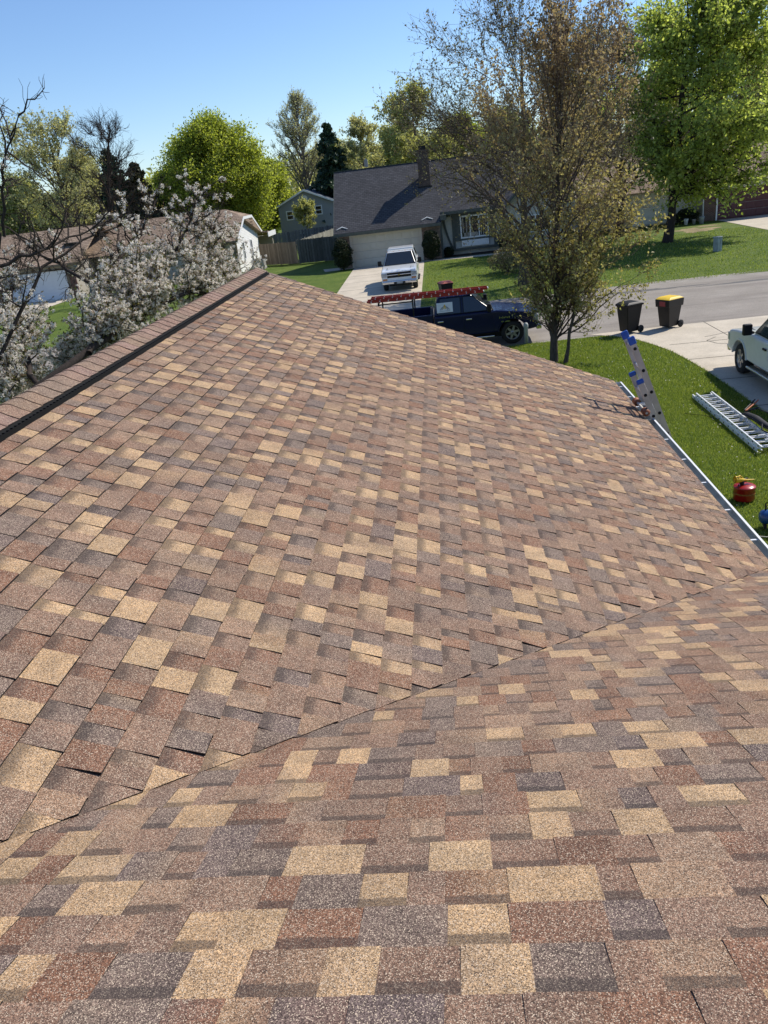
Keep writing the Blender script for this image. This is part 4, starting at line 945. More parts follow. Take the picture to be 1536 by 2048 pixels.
def glass_on(parent, q, rects, mat, off_, name="window", trim=None):
    """panes set on a sloping quad q (bottom-left, bottom-right, top-right, top-left), each with a dark surround"""
    n = (Vector(q[1]) - Vector(q[0])).cross(Vector(q[3]) - Vector(q[0])).normalized() * off_
    for r in rects:
        pts = [Vector(quad_pt(q, u, v)) for u, v in r]; c = sum(pts, Vector()) / len(pts)
        m = MB(); k = len(pts); big = [c + (p - c) * 1.06 + (p - c).normalized() * .012 for p in pts]
        m.add([p + n * .3 for p in big] + [p - n * .6 for p in big], [tuple(range(k))] + [(i, (i + 1) % k, k + (i + 1) % k, k + i) for i in range(k)], 0)
        fo = m.obj(name, trim or M_BLACK, parent)
        m = MB(); m.add([p + n for p in pts] + [p for p in pts], [tuple(range(k))] + [(i, (i + 1) % k, k + (i + 1) % k, k + i) for i in range(k)], 0)
        m.obj("pane", mat, fo)
def pickup(name, label, loc, rz, paint, L_=5.85, W=2.0, H=1.92, cab=(1.22, -1.02), belt=1.18, hoodf=1.06, doors=2, topper=False, glass=None, wr=.40, front='a', trim=None):
    t = thing(name, label, "pickup truck", loc, rz); glass = glass or M_GLASS
    xf, xr_ = L_ / 2 - .93, -L_ / 2 + 1.22; F_, R_ = L_ / 2, -L_ / 2; cf, cr = cab; w = W / 2; bed = belt + .10
    # front and cab body, side profile swept across the width
    prof = [(F_ - .06, .50), (F_ - .02, .62), (F_ - .03, hoodf - .16), (F_ - .12, hoodf - .02), (F_ - .55, hoodf + .05), (cf + .1, belt + .02), (cr, belt + .02)]
    prof += [(cr, .46)] + [p for p in arch(xf, wr, wr + .09, .46)] + [(F_ - .3, .46)]
    m = MB(); m.prism(prof, 'y', -w, w); body = m.obj("body", paint, t, .07, 3)
    # load bed: two sides, tailgate, front wall, floor
    ty = .09
    for s in (-1, 1):
        pr = [(cr - .03, bed), (R_ + .05, bed), (R_ + .02, .50)] + arch(xr_, wr, wr + .09, .50) + [(cr - .03, .50)]
        m = MB(); m.prism(pr, 'y', s * w, s * (w - ty)); m.obj("bed_side", paint, t, .03, 2)
    m = MB(); m.box(R_ + .0, R_ + .09, -w + ty, w - ty, .52, bed - .02); m.obj("tailgate", paint, t, .02)
    m = MB(); m.box(R_ + .09, cr - .03, -w + ty, w - ty, .62, .72); m.box(cr - .12, cr - .04, -w + ty, w - ty, .72, bed - .03)
    for s in (-1, 1): m.box(xr_ - .45, xr_ + .45, s * (w - ty - .22), s * (w - ty), .72, .98)
    m.obj("bed_liner", M_BLACKR, t)
    # greenhouse
    wb, wt = w - .05, w - .26
    A = [(cf, -wb, belt), (cf, wb, belt), (cr + .0, wb, belt), (cr + .0, -wb, belt)]; B = [(cf - .80, -wt, H), (cf - .80, wt, H), (cr + .16, wt, H), (cr + .16, -wt, H)]
    m = MB(); m.hexa(A[::-1], B[::-1]); cabo = m.obj("cab", paint, t, .07, 3)
    ws = [A[0], A[1], B[1], B[0]]; glass_on(cabo, [A[0], A[1], B[1], B[0]], [[(.05, .06), (.95, .06), (.93, .93), (.07, .93)]], glass, .008, "windscreen")
    glass_on(cabo, [A[2], A[3], B[3], B[2]], [[(.10, .12), (.90, .12), (.88, .86), (.12, .86)]], glass, .008, "rear_window")
    sd = [[(.035, .10), (.50, .10), (.50, .88), (.335, .88)], [(.555, .10), (.93, .10), (.88, .88), (.555, .88)]] if doors == 2 else [[(.06, .10), (.80, .10), (.78, .88), (.38, .88)]]
    # u runs from the front pillar to the rear on both flanks
    def flank(s): return [(cf, s * wb, belt), (cr, s * wb, belt), (cr + .16, s * wt, H), (cf - .80, s * wt, H)]
    def remap(r): return [(u, v) if v < .5 else (max(0, (u - .335) / .60) if False else (u * (1.0)), v) for u, v in r]
    for s in (-1, 1):
        q = flank(s); rects = []
        for r in sd:
            rr = []
            for u, v in r:
                # convert the fraction along the belt into the fraction along this sloping quad's own row
                xw = cf + (cr - cf) * u; x0 = cf + (-.80) * v; x1 = cr + .16 * v; rr.append((min(.97, max(.03, (x0 - xw) / (x0 - x1))), v))
            rects.append(rr)
        glass_on(cabo, q, rects, glass, .008 * (1 if s < 0 else -1) * -1, "window")
    # doors as thin skins with gaps, handles, mirrors
    ds = [(cf - .02, (cf + cr) / 2 + .0), ((cf + cr) / 2 - .02, cr + .06)] if doors == 2 else [(cf - .02, cr + .25)]
    for s in (-1, 1):
        for a, b in ds:
            m = MB(); lo, hi = sorted((s * (w - .002), s * (w + .010))); m.box(b + .01, a - .01, lo, hi, .52, belt - .055); d = m.obj("door", paint, t, .006, 1)
            m = MB(); lo, hi = sorted((s * (w + .010), s * (w + .05))); m.box(b + .06, b + .26, lo, hi, belt - .2, belt - .15); m.obj("handle", trim or M_CHROME, d, .012)
        m = MB(); lo, hi = sorted((s * (w - .02), s * (w + .06))); m.box(cf - .24, cf - .14, lo, hi, belt + .05, belt + .12)
        lo, hi = sorted((s * (w + .05), s * (w + .27))); m.box(cf - .26, cf - .12, lo, hi, belt + .03, belt + .31); m.obj("mirror", M_BLACK, t, .03)
        m = MB(); lo, hi = sorted((s * (w - .10), s * (w + .09))); m.box(cr + .05, cf - .05, lo, hi, .33, .39); m.obj("running_board", M_CHROME if front == 'a' else M_BLACK, t, .02)
        m = MB(); lo, hi = sorted((s * (w - .30), s * (w + .008))); m.box(F_ - .20, F_ - .015, lo, hi, hoodf - .33, hoodf - .10); m.obj("headlight", M_LAMP, t, .03)
        m = MB(); lo, hi = sorted((s * (w - .12), s * (w + .006))); m.box(R_ - .005, R_ + .12, lo, hi, .78, bed - .06); m.obj("tail_light", M_STICK, t, .02)
        wheel(t, xf, s * (w - .15), wr, s); wheel(t, xr_, s * (w - .15), wr, s)
        for cx in (xf, xr_):
            m = MB(); ap = arch(cx, wr, wr + .09, .47); ao = arch(cx, wr, wr + .125, .47); lo, hi = sorted((s * (w - .03), s * (w + .014)))
            for i in range(len(ap) - 1): m.prism([ap[i], ap[i + 1], ao[i + 1], ao[i]], 'y', lo, hi)
            m.obj("wheel_arch", paint, t)
    m = MB(); m.box(F_ - .10, F_ + .10, -w + .02, w - .02, .42, .60); m.box(R_ - .12, R_ + .0, -w + .06, w - .06, .45, .60); m.obj("bumper", M_CHROME, t, .05, 3)
    m = MB(); m.box(F_ - .10, F_ + .0, -w + .32, w - .32, hoodf - .36, hoodf - .06, 0); m.box(F_ - .1, F_ + .03, -w + .30, w - .30, hoodf - .235, hoodf - .185, 1); m.box(F_ - .1, F_ + .02, -w + .30, w - .30, hoodf - .09, hoodf - .055, 1)
    gr = m.obj("grille", [M_BLACK, M_CHROME], t, .012)
    m = MB(); m.box(F_ - .14, F_ + .105, -.32, .32, .44, .54); m.box(cr + .3, F_ - .5, -w + .35, w - .35, .25, .46); m.obj("underbody", M_BLACKR, t)
    m = MB(); 
    for s in (-1, 1):
        a = s * (w - .32); m.box(cf + .15, F_ - .35, a - .012, a + .012, belt - .03, belt - .02)
    m.obj("hood_crease", M_BLACK, body)
    return t, body, dict(F=F_, R=R_, cf=cf, cr=cr, w=w, belt=belt, bed=bed, H=H, wb=wb, wt=wt)

# our drive: white pickup, nose to the street
wt_, _b, D = pickup("pickup_truck", "white pickup truck with black mirrors and chrome step bars parked in the near driveway", (8.70, 19.05, 0.02), math.pi / 2, M_PWHITE, W=2.0, H=1.94, cab=(1.30, -1.05), glass=M_GLASSG, trim=M_BLACK)
# navy truck at the kerb
nv, nb, D = pickup("pickup_truck", "navy blue pickup truck with a ladder rack and a window sign parked at the kerb", (.32, 28.62, 0.014), 0.0, M_NAVY, W=2.0, H=1.84, cab=(1.40, -.72), belt=1.2, glass=M_GLASS)
# sign in the rear side window: two blue-grey peaks around a gold one
y0 = -(D['wb'] + .03)
sg = MB(); sg.box(-.46, .10, -.0, .006, -.17, .17)
so_ = sg.obj("window_sign", M_WHITE, nv, loc=(-.14, -.955, 1.50)); so_.rotation_euler = (math.radians(-16), 0, 0)
lg = MB()
def stripe(m, x0, x1, z0, z1, wd, mi): m.prism([(x0, z0), (x0 + wd, z0), (x1 + wd, z1), (x1, z1)], 'y', -.006, -.001, mi)
cx = -.18
stripe(lg, cx - .05, cx - .015, -.05, .10, .03, 1); stripe(lg, cx + .02, cx - .015, -.05, .10, .03, 1)
stripe(lg, cx - .12, cx - .055, -.08, .06, .03, 0); stripe(lg, cx + .09, cx + .025, -.08, .06, .03, 0)
stripe(lg, cx - .18, cx - .10, -.08, .02, .03, 0); stripe(lg, cx + .15, cx + .07, -.08, .02, .03, 0)
lg.box(cx - .19, cx + .19, -.004, -.001, -.125, -.112, 0)
lg.obj("emblem", [MATS["blue_grey_siding"], M_YEL], so_)
m = MB()                                           # fender script and badge
for i in range(7): m.box(1.55 + i * .055, 1.58 + i * .055, -1.012, -1.002, .93 + .01 * math.sin(i * 2), .985 + .012 * math.cos(i * 3))
m.box(1.62, 1.92, -1.012, -1.002, .80, .84); m.obj("fender_badge", M_CHROME, nv)
# rack on the navy truck
rk = MB()
for x in (-2.62, -1.42):
    for s in (-1, 1): rk.box(x - .025, x + .025, s * .93 - .025, s * .93 + .025, 1.28, 1.83)
    rk.box(x - .025, x + .025, -.98, .98, 1.83, 1.88)
for s in (-1, 1): rk.box(-2.62, -1.4, s * .93 - .02, s * .93 + .02, 1.80, 1.84)
rk.box(.55, .60, -.9, .9, 1.83, 1.88); rk.obj("ladder_rack", M_BLACK, nv)
def ladder(name, label, length, width, secs, railmat, rungmat, cap=None, railh=.075, railw=.028, spacing=.305, holes=False, rungr=.017, endmat=None):
    """extension ladder lying along +x; secs: list of (x offset, x length, z level)"""
    t = thing(name, label, "ladder")
    for (x0, ln, zl, wsec) in secs:
        for s in (-1, 1):
            m = MB(); y = s * (wsec / 2); lo, hi = sorted((y, y - s * railw))
            m.box(x0, x0 + ln, lo, hi, zl, zl + .006); m.box(x0, x0 + ln, lo, hi, zl + railh - .006, zl + railh); a, b = sorted((y, y - s * .005)); m.box(x0, x0 + ln, a, b, zl + .006, zl + railh - .006)
            r_ = m.obj("rail", railmat, t)
            if cap:
                m = MB(); lo, hi = sorted((y + s * .008, y - s * (railw + .008))); m.box(x0 + ln - (.075 if zl > .01 else .03), x0 + ln + .03, lo, hi, zl - .008, zl + railh + .008); m.obj("end_cap", cap, r_, .014)
        m = MB(); n = int((ln - .1) / spacing); x = x0 + .16; m.tube([(0, -wsec / 2 + .006, 0), (0, wsec / 2 - .006, 0)], rungr, 8); me = m.mesh("rung", [rungmat])
        h = MB(); h.lathe([(.021, 0), (.021, .004), (.001, .0045)], 12, 0, axis='y'); hme = h.mesh("rung_end", [endmat or M_BLACK])
        for i in range(n + 1):
            link("rung", me, t, (x, 0, zl + railh / 2)); 
            if holes:
                for s in (-1, 1): o = link("rung_end", hme, t, (x, s * wsec / 2, zl + railh / 2)); o.scale = (1, s, 1)
            x += spacing
    return t
rl = ladder("extension_ladder", "red fibreglass extension ladder carried on the rack of the navy truck", 4.2, .42, [(0, 4.1, 0, .44), (.15, 4.1, .09, .36)], M_REDFG, M_ALUB, None, .085, .035, holes=True, endmat=M_ALUB)
rl.location = (-2.72, 28.05, 1.90); rl.rotation_euler = (0, math.radians(.6), math.radians(0))
# white truck with a topper on the opposite drive
sv, sb, D = pickup("pickup_truck", "white pickup truck with a matching topper facing us on the driveway across the road", (-2.36, 47.2, 0.02), -math.pi / 2, M_PWHITE, L_=5.7, W=1.98, H=1.90, cab=(1.15, -1.15), belt=1.22, hoodf=1.12, front='b')
m = MB(); b_, w_, h_ = D['bed'] + .003, D['w'] - .04, 1.97
bot = [(D['R'] + .03, -w_, b_), (D['cr'] - .05, -w_, b_), (D['cr'] - .05, w_, b_), (D['R'] + .03, w_, b_)]; topq = [(D['R'] + .25, -w_ + .2, h_), (D['cr'] - .05, -w_ + .2, h_), (D['cr'] - .05, w_ - .2, h_), (D['R'] + .25, w_ - .2, h_)]
m.hexa(bot, topq); tp = m.obj("topper", M_PWHITE, sv, .05, 3)
for s in (-1, 1):
    q = [(D['cr'] - .05, s * w_, b_), (D['R'] + .03, s * w_, b_), (D['R'] + .25, s * (w_ - .2), h_), (D['cr'] - .05, s * (w_ - .2), h_)]
    glass_on(tp, q, [[(.1, .2), (.85, .2), (.82, .8), (.1, .8)]], M_GLASS, .008 * s, "window")
m = MB()
for y in (-.5, -.25, 0, .25, .5): m.box(-.75, .1, y - .012, y + .012, 1.898, 1.915)
m.obj("roof_rib", M_PWHITE, sv)
m = MB(); m.box(D['F'] + .0, D['F'] + .045, -.07, .07, .885, .915); m.box(D['F'], D['F'] + .045, -.03, .03, .87, .93); m.obj("emblem", M_YEL, sv)
m = MB()
for x in (-.7, -.35, 0, .35, .7): m.box(-.02, .02, x - .03, x + .03, 1.9, 1.92)
m.obj("roof_marker_light", M_AMBER, sv)
m = MB()
for s in (-1, 1): m.box(D['F'] - .1, D['F'] + .004, s * .80 - .12, s * .80 + .12, .64, .72)
m.obj("turn_signal", M_AMBER, sv)

# ------------------------------------------------------------------ wheeled bins
def bin_(label, loc, rz, lidm, bodym, deep=False, sticker=None):
    t = thing("wheeled_bin", label, "bin", loc, rz, "wheeled bins at the road")
    m = MB(); m.hexa([(-.22, -.24, .06), (.22, -.24, .06), (.22, .20, .06), (-.22, .20, .06)], [(-.29, -.34, .98), (.29, -.34, .98), (.29, .32, .98), (-.29, .32, .98)]); bo = m.obj("body", bodym, t, .03, 3)
    m = MB(); z0 = .74 if deep else .93
    m.hexa([(-.30, -.36, z0), (.30, -.36, z0), (.30, .33, z0), (-.30, .33, z0)], [(-.315, -.375, .99), (.315, -.375, .99), (.315, .345, .99), (-.315, .345, .99)]); m.obj("rim", bodym, t, .015)
    m = MB(); m.hexa([(-.32, -.38, .992), (.32, -.38, .992), (.32, .35, .992), (-.32, .35, .992)], [(-.25, -.24, 1.07), (.25, -.24, 1.07), (.25, .22, 1.06), (-.25, .22, 1.06)]); li = m.obj("lid", lidm, t, .02, 3)
    m = MB(); m.tube([(-.24, .40, .95), (.24, .40, .95)], .018, 8); m.box(-.25, -.21, .32, .40, .93, .97); m.box(.21, .25, .32, .40, .93, .97); m.obj("handle", M_BLACK, t)
    m = MB(); m.tube([(-.3, .24, .12), (.3, .24, .12)], .014, 6); m.obj("axle", M_BLACKR, t)
    for s in (-1, 1):
        m = MB(); m.lathe([(.02, -.03), (.11, -.03), (.125, -.018), (.125, .018), (.11, .03), (.02, .03)], 18, 0, axis='x'); m.obj("wheel", M_BLACKR, t, loc=(s * .27, .26, .125))
    if sticker:
        m = MB(); m.box(-.34, -.318, -.22, .1, .78, .95) if False else m.box(-.12, .14, -.372, -.3605, .78, .95); m.obj("sticker", sticker, t)
    m = MB()
    for x in (-.16, 0, .16): m.box(x - .012, x + .012, .25, .27, .2, .7)
    return t
bin_("black wheeled bin with a dark lid at the corner of the lawn and the driveway", (6.32, 27.55, .02), math.radians(-62), M_BLACK, M_BLACK)
bin_("dark brown wheeled bin with a bright yellow lid at the end of the driveway", (7.72, 27.75, .02), math.radians(-58), M_BINYEL, M_BIN, True, M_STICK)
bin_("dark wheeled bin with a faded red lid behind the navy truck", (.12, 38.3, .0), math.radians(15), M_BINRED, M_BLACK)

m = MB(); m.box(D['F'] + .10, D['F'] + .112, -.16, .16, .44, .56); m.obj("number_plate", M_BINYEL if False else M_GUT, sv)
# ------------------------------------------------------------------ ladders at the eave and on the lawn
# extension ladder leaning on the eave; local +x climbs the ladder, local y across, local z outwards
el = ladder("extension_ladder", "aluminium extension ladder with blue end caps leaning on the gutter", 4, .42,
            [(0.0, 3.40, 0, .44), (.0, 3.95, .085, .40)], M_ALU, M_ALUB, M_BLUECAP, .075, .03, holes=True)
foot, tip = Vector((3.60, 9.93, .02)), Vector((2.235, 9.93, 3.68)); dx_ = (tip - foot).normalized(); dy_ = Vector((0, -1, 0)); dz_ = dx_.cross(dy_).normalized()
if dz_.x < 0: dy_ = -dy_; dz_ = -dz_
el.matrix_world = Matrix(((dx_.x, dy_.x, dz_.x, foot.x - dz_.x * .08), (dx_.y, dy_.y, dz_.y, foot.y), (dx_.z, dy_.z, dz_.z, foot.z - dz_.z * .08), (0, 0, 0, 1)))
pd = thing("ladder_roller", "orange-brown rubber ladder bumpers on a pale bar resting on the gutter", "ladder bumper", (2.44, 9.93, 2.80))
m = MB(); m.tube([(0, -.30, 0), (0, .30, 0)], .016, 10); m.obj("bar", M_GDOOR, pd)
for s in (-1, 1):
    m = MB(); m.lathe([(.02, -.07), (.042, -.06), (.048, -.05), (.038, -.03), (.038, .03), (.048, .05), (.042, .06), (.02, .07)], 18, 0, (0, s * .235, 0), axis='y'); m.obj("rubber_pad", M_PAD, pd)
    m = MB(); m.box(0, .12, s * .12 - .015, s * .12 + .015, -.02, .015); m.obj("bracket", M_ALUB, pd)
gl = ladder("extension_ladder", "aluminium extension ladder lying on the lawn beside the driveway", 4.1, .45,
            [(0, 4.15, 0.0, .46), (-.12, 4.1, .08, .40)], M_ALUB, M_ALUB, None, .075, .03, .29, True, .016)
gl.location = (6.22, 15.05, .03); gl.rotation_euler = (0, 0, math.radians(90.4))
g2_ = ladder("ladder_section", "short aluminium ladder section lying across the near end of the lawn ladder", 1.2, .4, [(0, 1.6, 0, .30)], M_ALUB, M_ALUB, None, .06, .03, .3)
g2_.location = (6.15, 15.28, .20); g2_.rotation_euler = (0, 0, math.radians(8))
bg_ = thing("stabilizer_bag", "long black nylon bag with straps lying on top of the lawn ladder", "bag", (6.38, 16.9, .20), math.radians(-84))
m = MB(); secs_ = [(-.05, .05, .03), (.12, .13, .07), (.5, .15, .09), (.95, .14, .085), (1.35, .09, .06), (1.6, .04, .03)]
V = []; n = 10
for x, a, b in secs_:
    for k in range(n): q = 2 * math.pi * k / n; V.append((x, .55 * a * math.cos(q) + .02 * math.sin(x * 5), .7 * b * math.sin(q) + b))
m.add(V, [(i * n + k, i * n + (k + 1) % n, (i + 1) * n + (k + 1) % n, (i + 1) * n + k) for i in range(len(secs_) - 1) for k in range(n)], 0, True); m.add(V[:n], [tuple(range(n))]); m.add(V[-n:], [tuple(range(n))])
m.obj("bag_body", plain("black_nylon", (0.008, 0.008, 0.014), .75), bg_)
m = MB(); m.tube([(.0, .05, .1), (.2, .2, .2), (.6, .24, .2), (1.1, .2, .16), (1.4, .05, .1)], .012, 6); m.tube([(1.0, -.1, .12), (1.3, -.25, .1), (1.7, -.12, .06), (1.5, .1, .05)], .014, 6); m.obj("strap", M_BLACK, bg_)
br = thing("pry_bar", "black forked roofing tool with orange grips beside the top of the black bag", "tool", (6.50, 17.15, .2), math.radians(35))
m = MB(); m.hexa([(0, -.05, 0), (.42, -.035, .0), (.42, .0, .0), (0, .03, 0)], [(0, -.05, .03), (.42, -.035, .02), (.42, .0, .02), (0, .03, .03)]); m.obj("blade", M_BLACK, br)
for s, c in ((-1, M_ORANGE), (1, M_BLACK)):
    m = MB(); m.tube([(.0, s * .02, .04), (.3, s * .035 + .03, .12), (.46, s * .04 + .05, .17)], [.022, .018, .012], 8); m.obj("grip", c, br)
# red can with yellow funnel
gc = thing("fuel_can", "round red metal fuel can standing on the lawn below the gutter", "fuel can", (4.96, 12.86, .03), .3)
m = MB(); m.lathe([(.001, 0), (.165, 0), (.178, .012), (.178, .225), (.183, .23), (.183, .245), (.177, .252), (.12, .272), (.05, .285), (.001, .288)], 32); m.obj("body", M_REDCAN, gc)
m = MB(); m.lathe([(.1795, .12), (.1795, .15)], 32); m.obj("label_band", plain("dull_gold_band", (.28, .10, .02), .5), gc)
m = MB(); m.tube([(-.13, .0, .27), (-.1, 0, .37), (.04, 0, .385), (.10, 0, .32)], .011, 8); m.obj("handle", M_BLACK, gc)
m = MB(); m.lathe([(.035, .29), (.04, .33), (.03, .36), (.001, .365)], 14, 0, (-.06, .0, 0)); m.box(-.1, .02, -.02, .02, .33, .36); m.obj("spout_cap", M_BLACK, gc)
fn = thing("funnel", "yellow plastic funnel lying on top of the red fuel can", "funnel", (4.88, 12.84, .395), math.radians(8))
m = MB(); m.tube([(-.11, 0, .03), (-.05, 0, .02), (.04, 0, .0), (.09, 0, -.005), (.24, 0, -.02)], [.062, .058, .03, .016, .010], 16, cap=False); m.tube([(-.11, 0, .03), (-.045, 0, .02)], [.050, .02], 16, cap=False); m.obj("cone", M_YEL, fn)
m = MB(); m.tube([(-.09, -.03, .08), (-.03, -.02, .10), (.03, 0, .04)], .010, 8); m.obj("grip", M_YEL, fn)
# compressor and hose at the right edge
cp = thing("air_compressor", "blue portable air compressor with black handle on the lawn at the right edge", "air compressor", (5.07, 11.66, .04), math.radians(-12))
m = MB(); m.lathe([(.001, -.30), (.06, -.295), (.105, -.26), (.12, -.21), (.12, .21), (.105, .26), (.06, .295), (.001, .30)], 24, 0, (0, 0, .17), axis='x'); m.obj("tank", M_COMP, cp)
m = MB(); m.tube([(-.20, 0, .28), (-.21, 0, .40), (-.15, 0, .46), (.1, 0, .46), (.16, 0, .40), (.16, 0, .28)], .014, 8); m.obj("handle", M_BLACK, cp)
m = MB(); m.box(-.05, .20, -.09, .09, .29, .43); m.lathe([(.07, -.1), (.085, -.08), (.085, .06), (.07, .1)], 16, 0, (.07, 0, .38), axis='y'); m.obj("motor", M_BLACK, cp, .01)
m = MB(); m.box(-.16, -.08, -.122, -.110, .16, .23, 0); m.box(-.15, -.115, -.124, -.1215, .17, .20, 1); m.obj("label_plate", [M_WHITE, M_STICK], cp)
for x in (-.2, .2):
    m = MB(); m.box(x - .02, x + .02, -.1, .1, 0, .07); m.obj("foot", M_BLACKR, cp)
ho = MB(); ho.tube([(4.55, 11.38, .05), (4.75, 11.30, .05), (5.0, 11.28, .05), (5.4, 11.2, .05), (6.0, 11.4, .05), (6.9, 11.1, .05)], .009, 6)
tag(ho.obj("air_hose", M_GDOOR), "pale yellow air hose lying on the grass beside the blue compressor", "hose")
wr_ = MB(); wr_.tube([(5.4, 17.9, .05), (5.75, 17.6, .06), (6.0, 17.2, .05), (6.1, 16.9, .05)], .006, 5)
tag(wr_.obj("power_cord", M_BLACK), "thin black cord lying on the grass beside the lawn ladder", "cord")
# street side bits
mp_ = thing("utility_pedestal", "pale grey telephone pedestal standing in the lawn across the road", "pedestal", (15.5, 46.7, 0), .5)
m = MB(); m.box(-.17, .17, -.16, .16, 0, .72); m.box(-.19, .19, -.18, .18, .72, .80); m.obj("housing", plain("pale_grey_green", (.33, .37, .36), .5), mp_, .015)
m = MB(); m.box(-.15, -.02, -.185, -.16, .05, .68); m.box(.02, .15, -.185, -.16, .05, .68); m.obj("cover", MATS["pale_grey_green"], mp_)
ps = thing("kerb_marker_post", "short grey round-topped marker post at the kerb by the navy truck's wheel", "post", (2.76, 27.45, 0), 0)
m = MB(); m.lathe([(.001, 0), (.07, 0), (.07, .55), (.085, .58), (.085, .68), (.05, .74), (.001, .75)], 12); m.obj("post", M_GUT, ps)
ac = thing("air_conditioner", "dark grey air conditioning unit at the foot of the white gable wall", "air conditioner", (-15.2, 67.3, 0))
m = MB(); m.box(-.45, .45, -.45, .45, 0, .8); m.obj("housing", M_SIDEW, ac, .03); m = MB(); m.lathe([(.001, .81), (.36, .81), (.38, .84), (.3, .85), (.001, .85)], 16); m.obj("fan_guard", M_BLACK, ac)
an = MB(); an.tube([(-5.6, 71, 5.0), (-5.6, 71, 7.6)], .04, 6); an.box(-5.75, -5.45, 70.9, 71.1, 6.9, 7.5); an.tube([(-5.6, 71, 6.6), (-5.0, 71, 5.6)], .025, 5); an.tube([(-5.6, 71, 6.6), (-6.1, 71, 5.6)], .025, 5)
tag(an.obj("roof_antenna", M_SIDEW), "small mast with a grey box behind the charcoal roof ridge", "antenna")
for i, (x, y, s) in enumerate(((18.9, 64.3, .42), (19.4, 64.0, .36), (19.9, 63.8, .5))):
    b = thing("planter_pot", ("small pale pot in the bed left of the maroon garage house's downspout", "low grey pot between two other pots at the white siding", "tall pale pot next to the white downspout")[i], "pot", (x, y, 0), group="pots beside the white siding")
    m = MB(); m.lathe([(.001, 0), (s * .3, 0), (s * .4, s * .9), (s * .43, s), (s * .36, s), (s * .34, s * .8), (.001, s * .78)], 12); m.obj("pot", (M_WHITE, M_SIDEW, M_GUT)[i], b)

rng = np.random.default_rng(91); n_ = 900
pp_ = np.stack([rng.uniform(1.5, 7.0, n_), rng.uniform(9, 27.3, n_), rng.uniform(.045, .06, n_)], 1); pp_ = pp_[keep_near(pp_)]
v, f = leaves_np(pp_, .022, rng, 1.3); tag(link("fallen_petals", np_mesh("fallen_petals", v, f, LF_PETAL)), "tiny pale specks of fallen petals and clover in the near lawn", "petals", kind='stuff')
# ------------------------------------------------------------------ shrubs
shrub("yew_shrub", "round dark clipped yew at the left side of the cream garage door", (-7.15, 59.1, 0), (.72, .7, 1.08), LF_YEW, 3, 9000, .06)
shrub("yew_shrub", "round dark clipped yew at the right side of the cream garage door", (-.62, 59.2, 0), (.66, .66, 1.02), LF_YEW, 4, 9000, .06)
shrub("low_shrub", "dark low shrub under the curved timber brace right of the bay window", (5.2, 59.2, 0), (1.0, .6, .7), LF_YEW, 5, 6000, .06)
shrub("low_shrub", "small dark shrub beside the timber wall left of the bay window", (.65, 60.3, 0), (.4, .35, .35), LF_YEW, 6, 2500, .05)
shrub("low_shrub", "dark shrub hugging the white siding left of the brick pier", (19.2, 65.2, 0), (.9, .6, .55), LF_YEW, 7, 5000, .06)
shrub("bare_shrub", "brown leafless shrub on the lawn across the road behind the maple", (3.9, 47.5, 0), (1.2, 1.0, .7), LF_BUD, 8, 5000, .05)

# ------------------------------------------------------------------ trees
tree("maple_tree", "young multi-stemmed maple with olive and bronze leaves on the lawn just beyond the roof", "tree", LF_MAPLE, M_BARK, M_TWIG, seed=21,
     base=(3.28, 24.35, 0), top=(3.75, 24.4, 9.2), c=(3.6, 24.4, 5.7), rad=(2.85, 2.6, 4.9), tr=.105, n1=96, n2=9, n3=6, t0=.06, len2=.40, len3=.15,
     up1=1.7, up2=1.1, wig=.020, per=5, leaf=.060, spread=.05, lo=-.92, r3=.0045, out=.98, lump=.1, tmax=.75, thin=.38)
tree("maple_sapling", "slim second stem of maple leaning right beside the young maple's trunk", "tree", LF_MAPLE, M_BARK, M_TWIG, seed=22,
     base=(3.60, 24.1, 0), top=(4.25, 24.0, 3.8), c=(5.0, 24.0, 2.9), rad=(1.75, 1.4, 1.9), tr=.06, n1=12, n2=7, n3=4, t0=.22, len2=.5, len3=.22,
     up1=.9, up2=.3, wig=.03, per=8, leaf=.062, spread=.055, lo=-.5, r3=.0045)
tree("bare_tree", "large dark tree almost without leaves behind the young maple, across the road", "tree", LF_BUD, M_BARK, M_BARK, seed=23,
     base=(4.2, 42.0, 0), top=(4.6, 42, 10.5), c=(4.3, 42, 7.2), rad=(7.8, 6.0, 5.9), tr=.24, n1=44, n2=12, n3=8, t0=.12, len2=.5, len3=.18,
     up1=.9, up2=.4, wig=.035, per=4, leaf=.075, spread=.05, lo=-.5, r3=.008, thin=.34)
tree("green_tree", "broad tree in fresh bright green leaf standing on the lawn at the right", "tree", LF_GREEN, M_BARKD, None, seed=24,
     base=(14.7, 53.8, 0), top=(15.6, 54, 13.3), c=(17.6, 54.0, 8.1), rad=(7.4, 6.4, 6.9), tr=.27, n1=56, n2=12, n3=9, t0=.16, len2=.36, len3=.15,
     up1=.9, up2=.35, wig=.03, per=8, leaf=.14, spread=.15, lo=-.92, r3=.012, lump=.15)
tree("dark_tree", "dark half-bare tree filling the gap between the young maple and the bright green tree", "tree", LF_BUD, M_BARKD, None, seed=25,
     base=(13.2, 61, 0), top=(13.0, 61, 12.5), c=(13.0, 61, 8.0), rad=(5.2, 4.6, 6.8), tr=.3, n1=26, n2=10, n3=8, t0=.2, len2=.45, len3=.18,
     up1=.8, up2=.4, wig=.03, per=7, leaf=.11, spread=.1, lo=-.5, r3=.012)
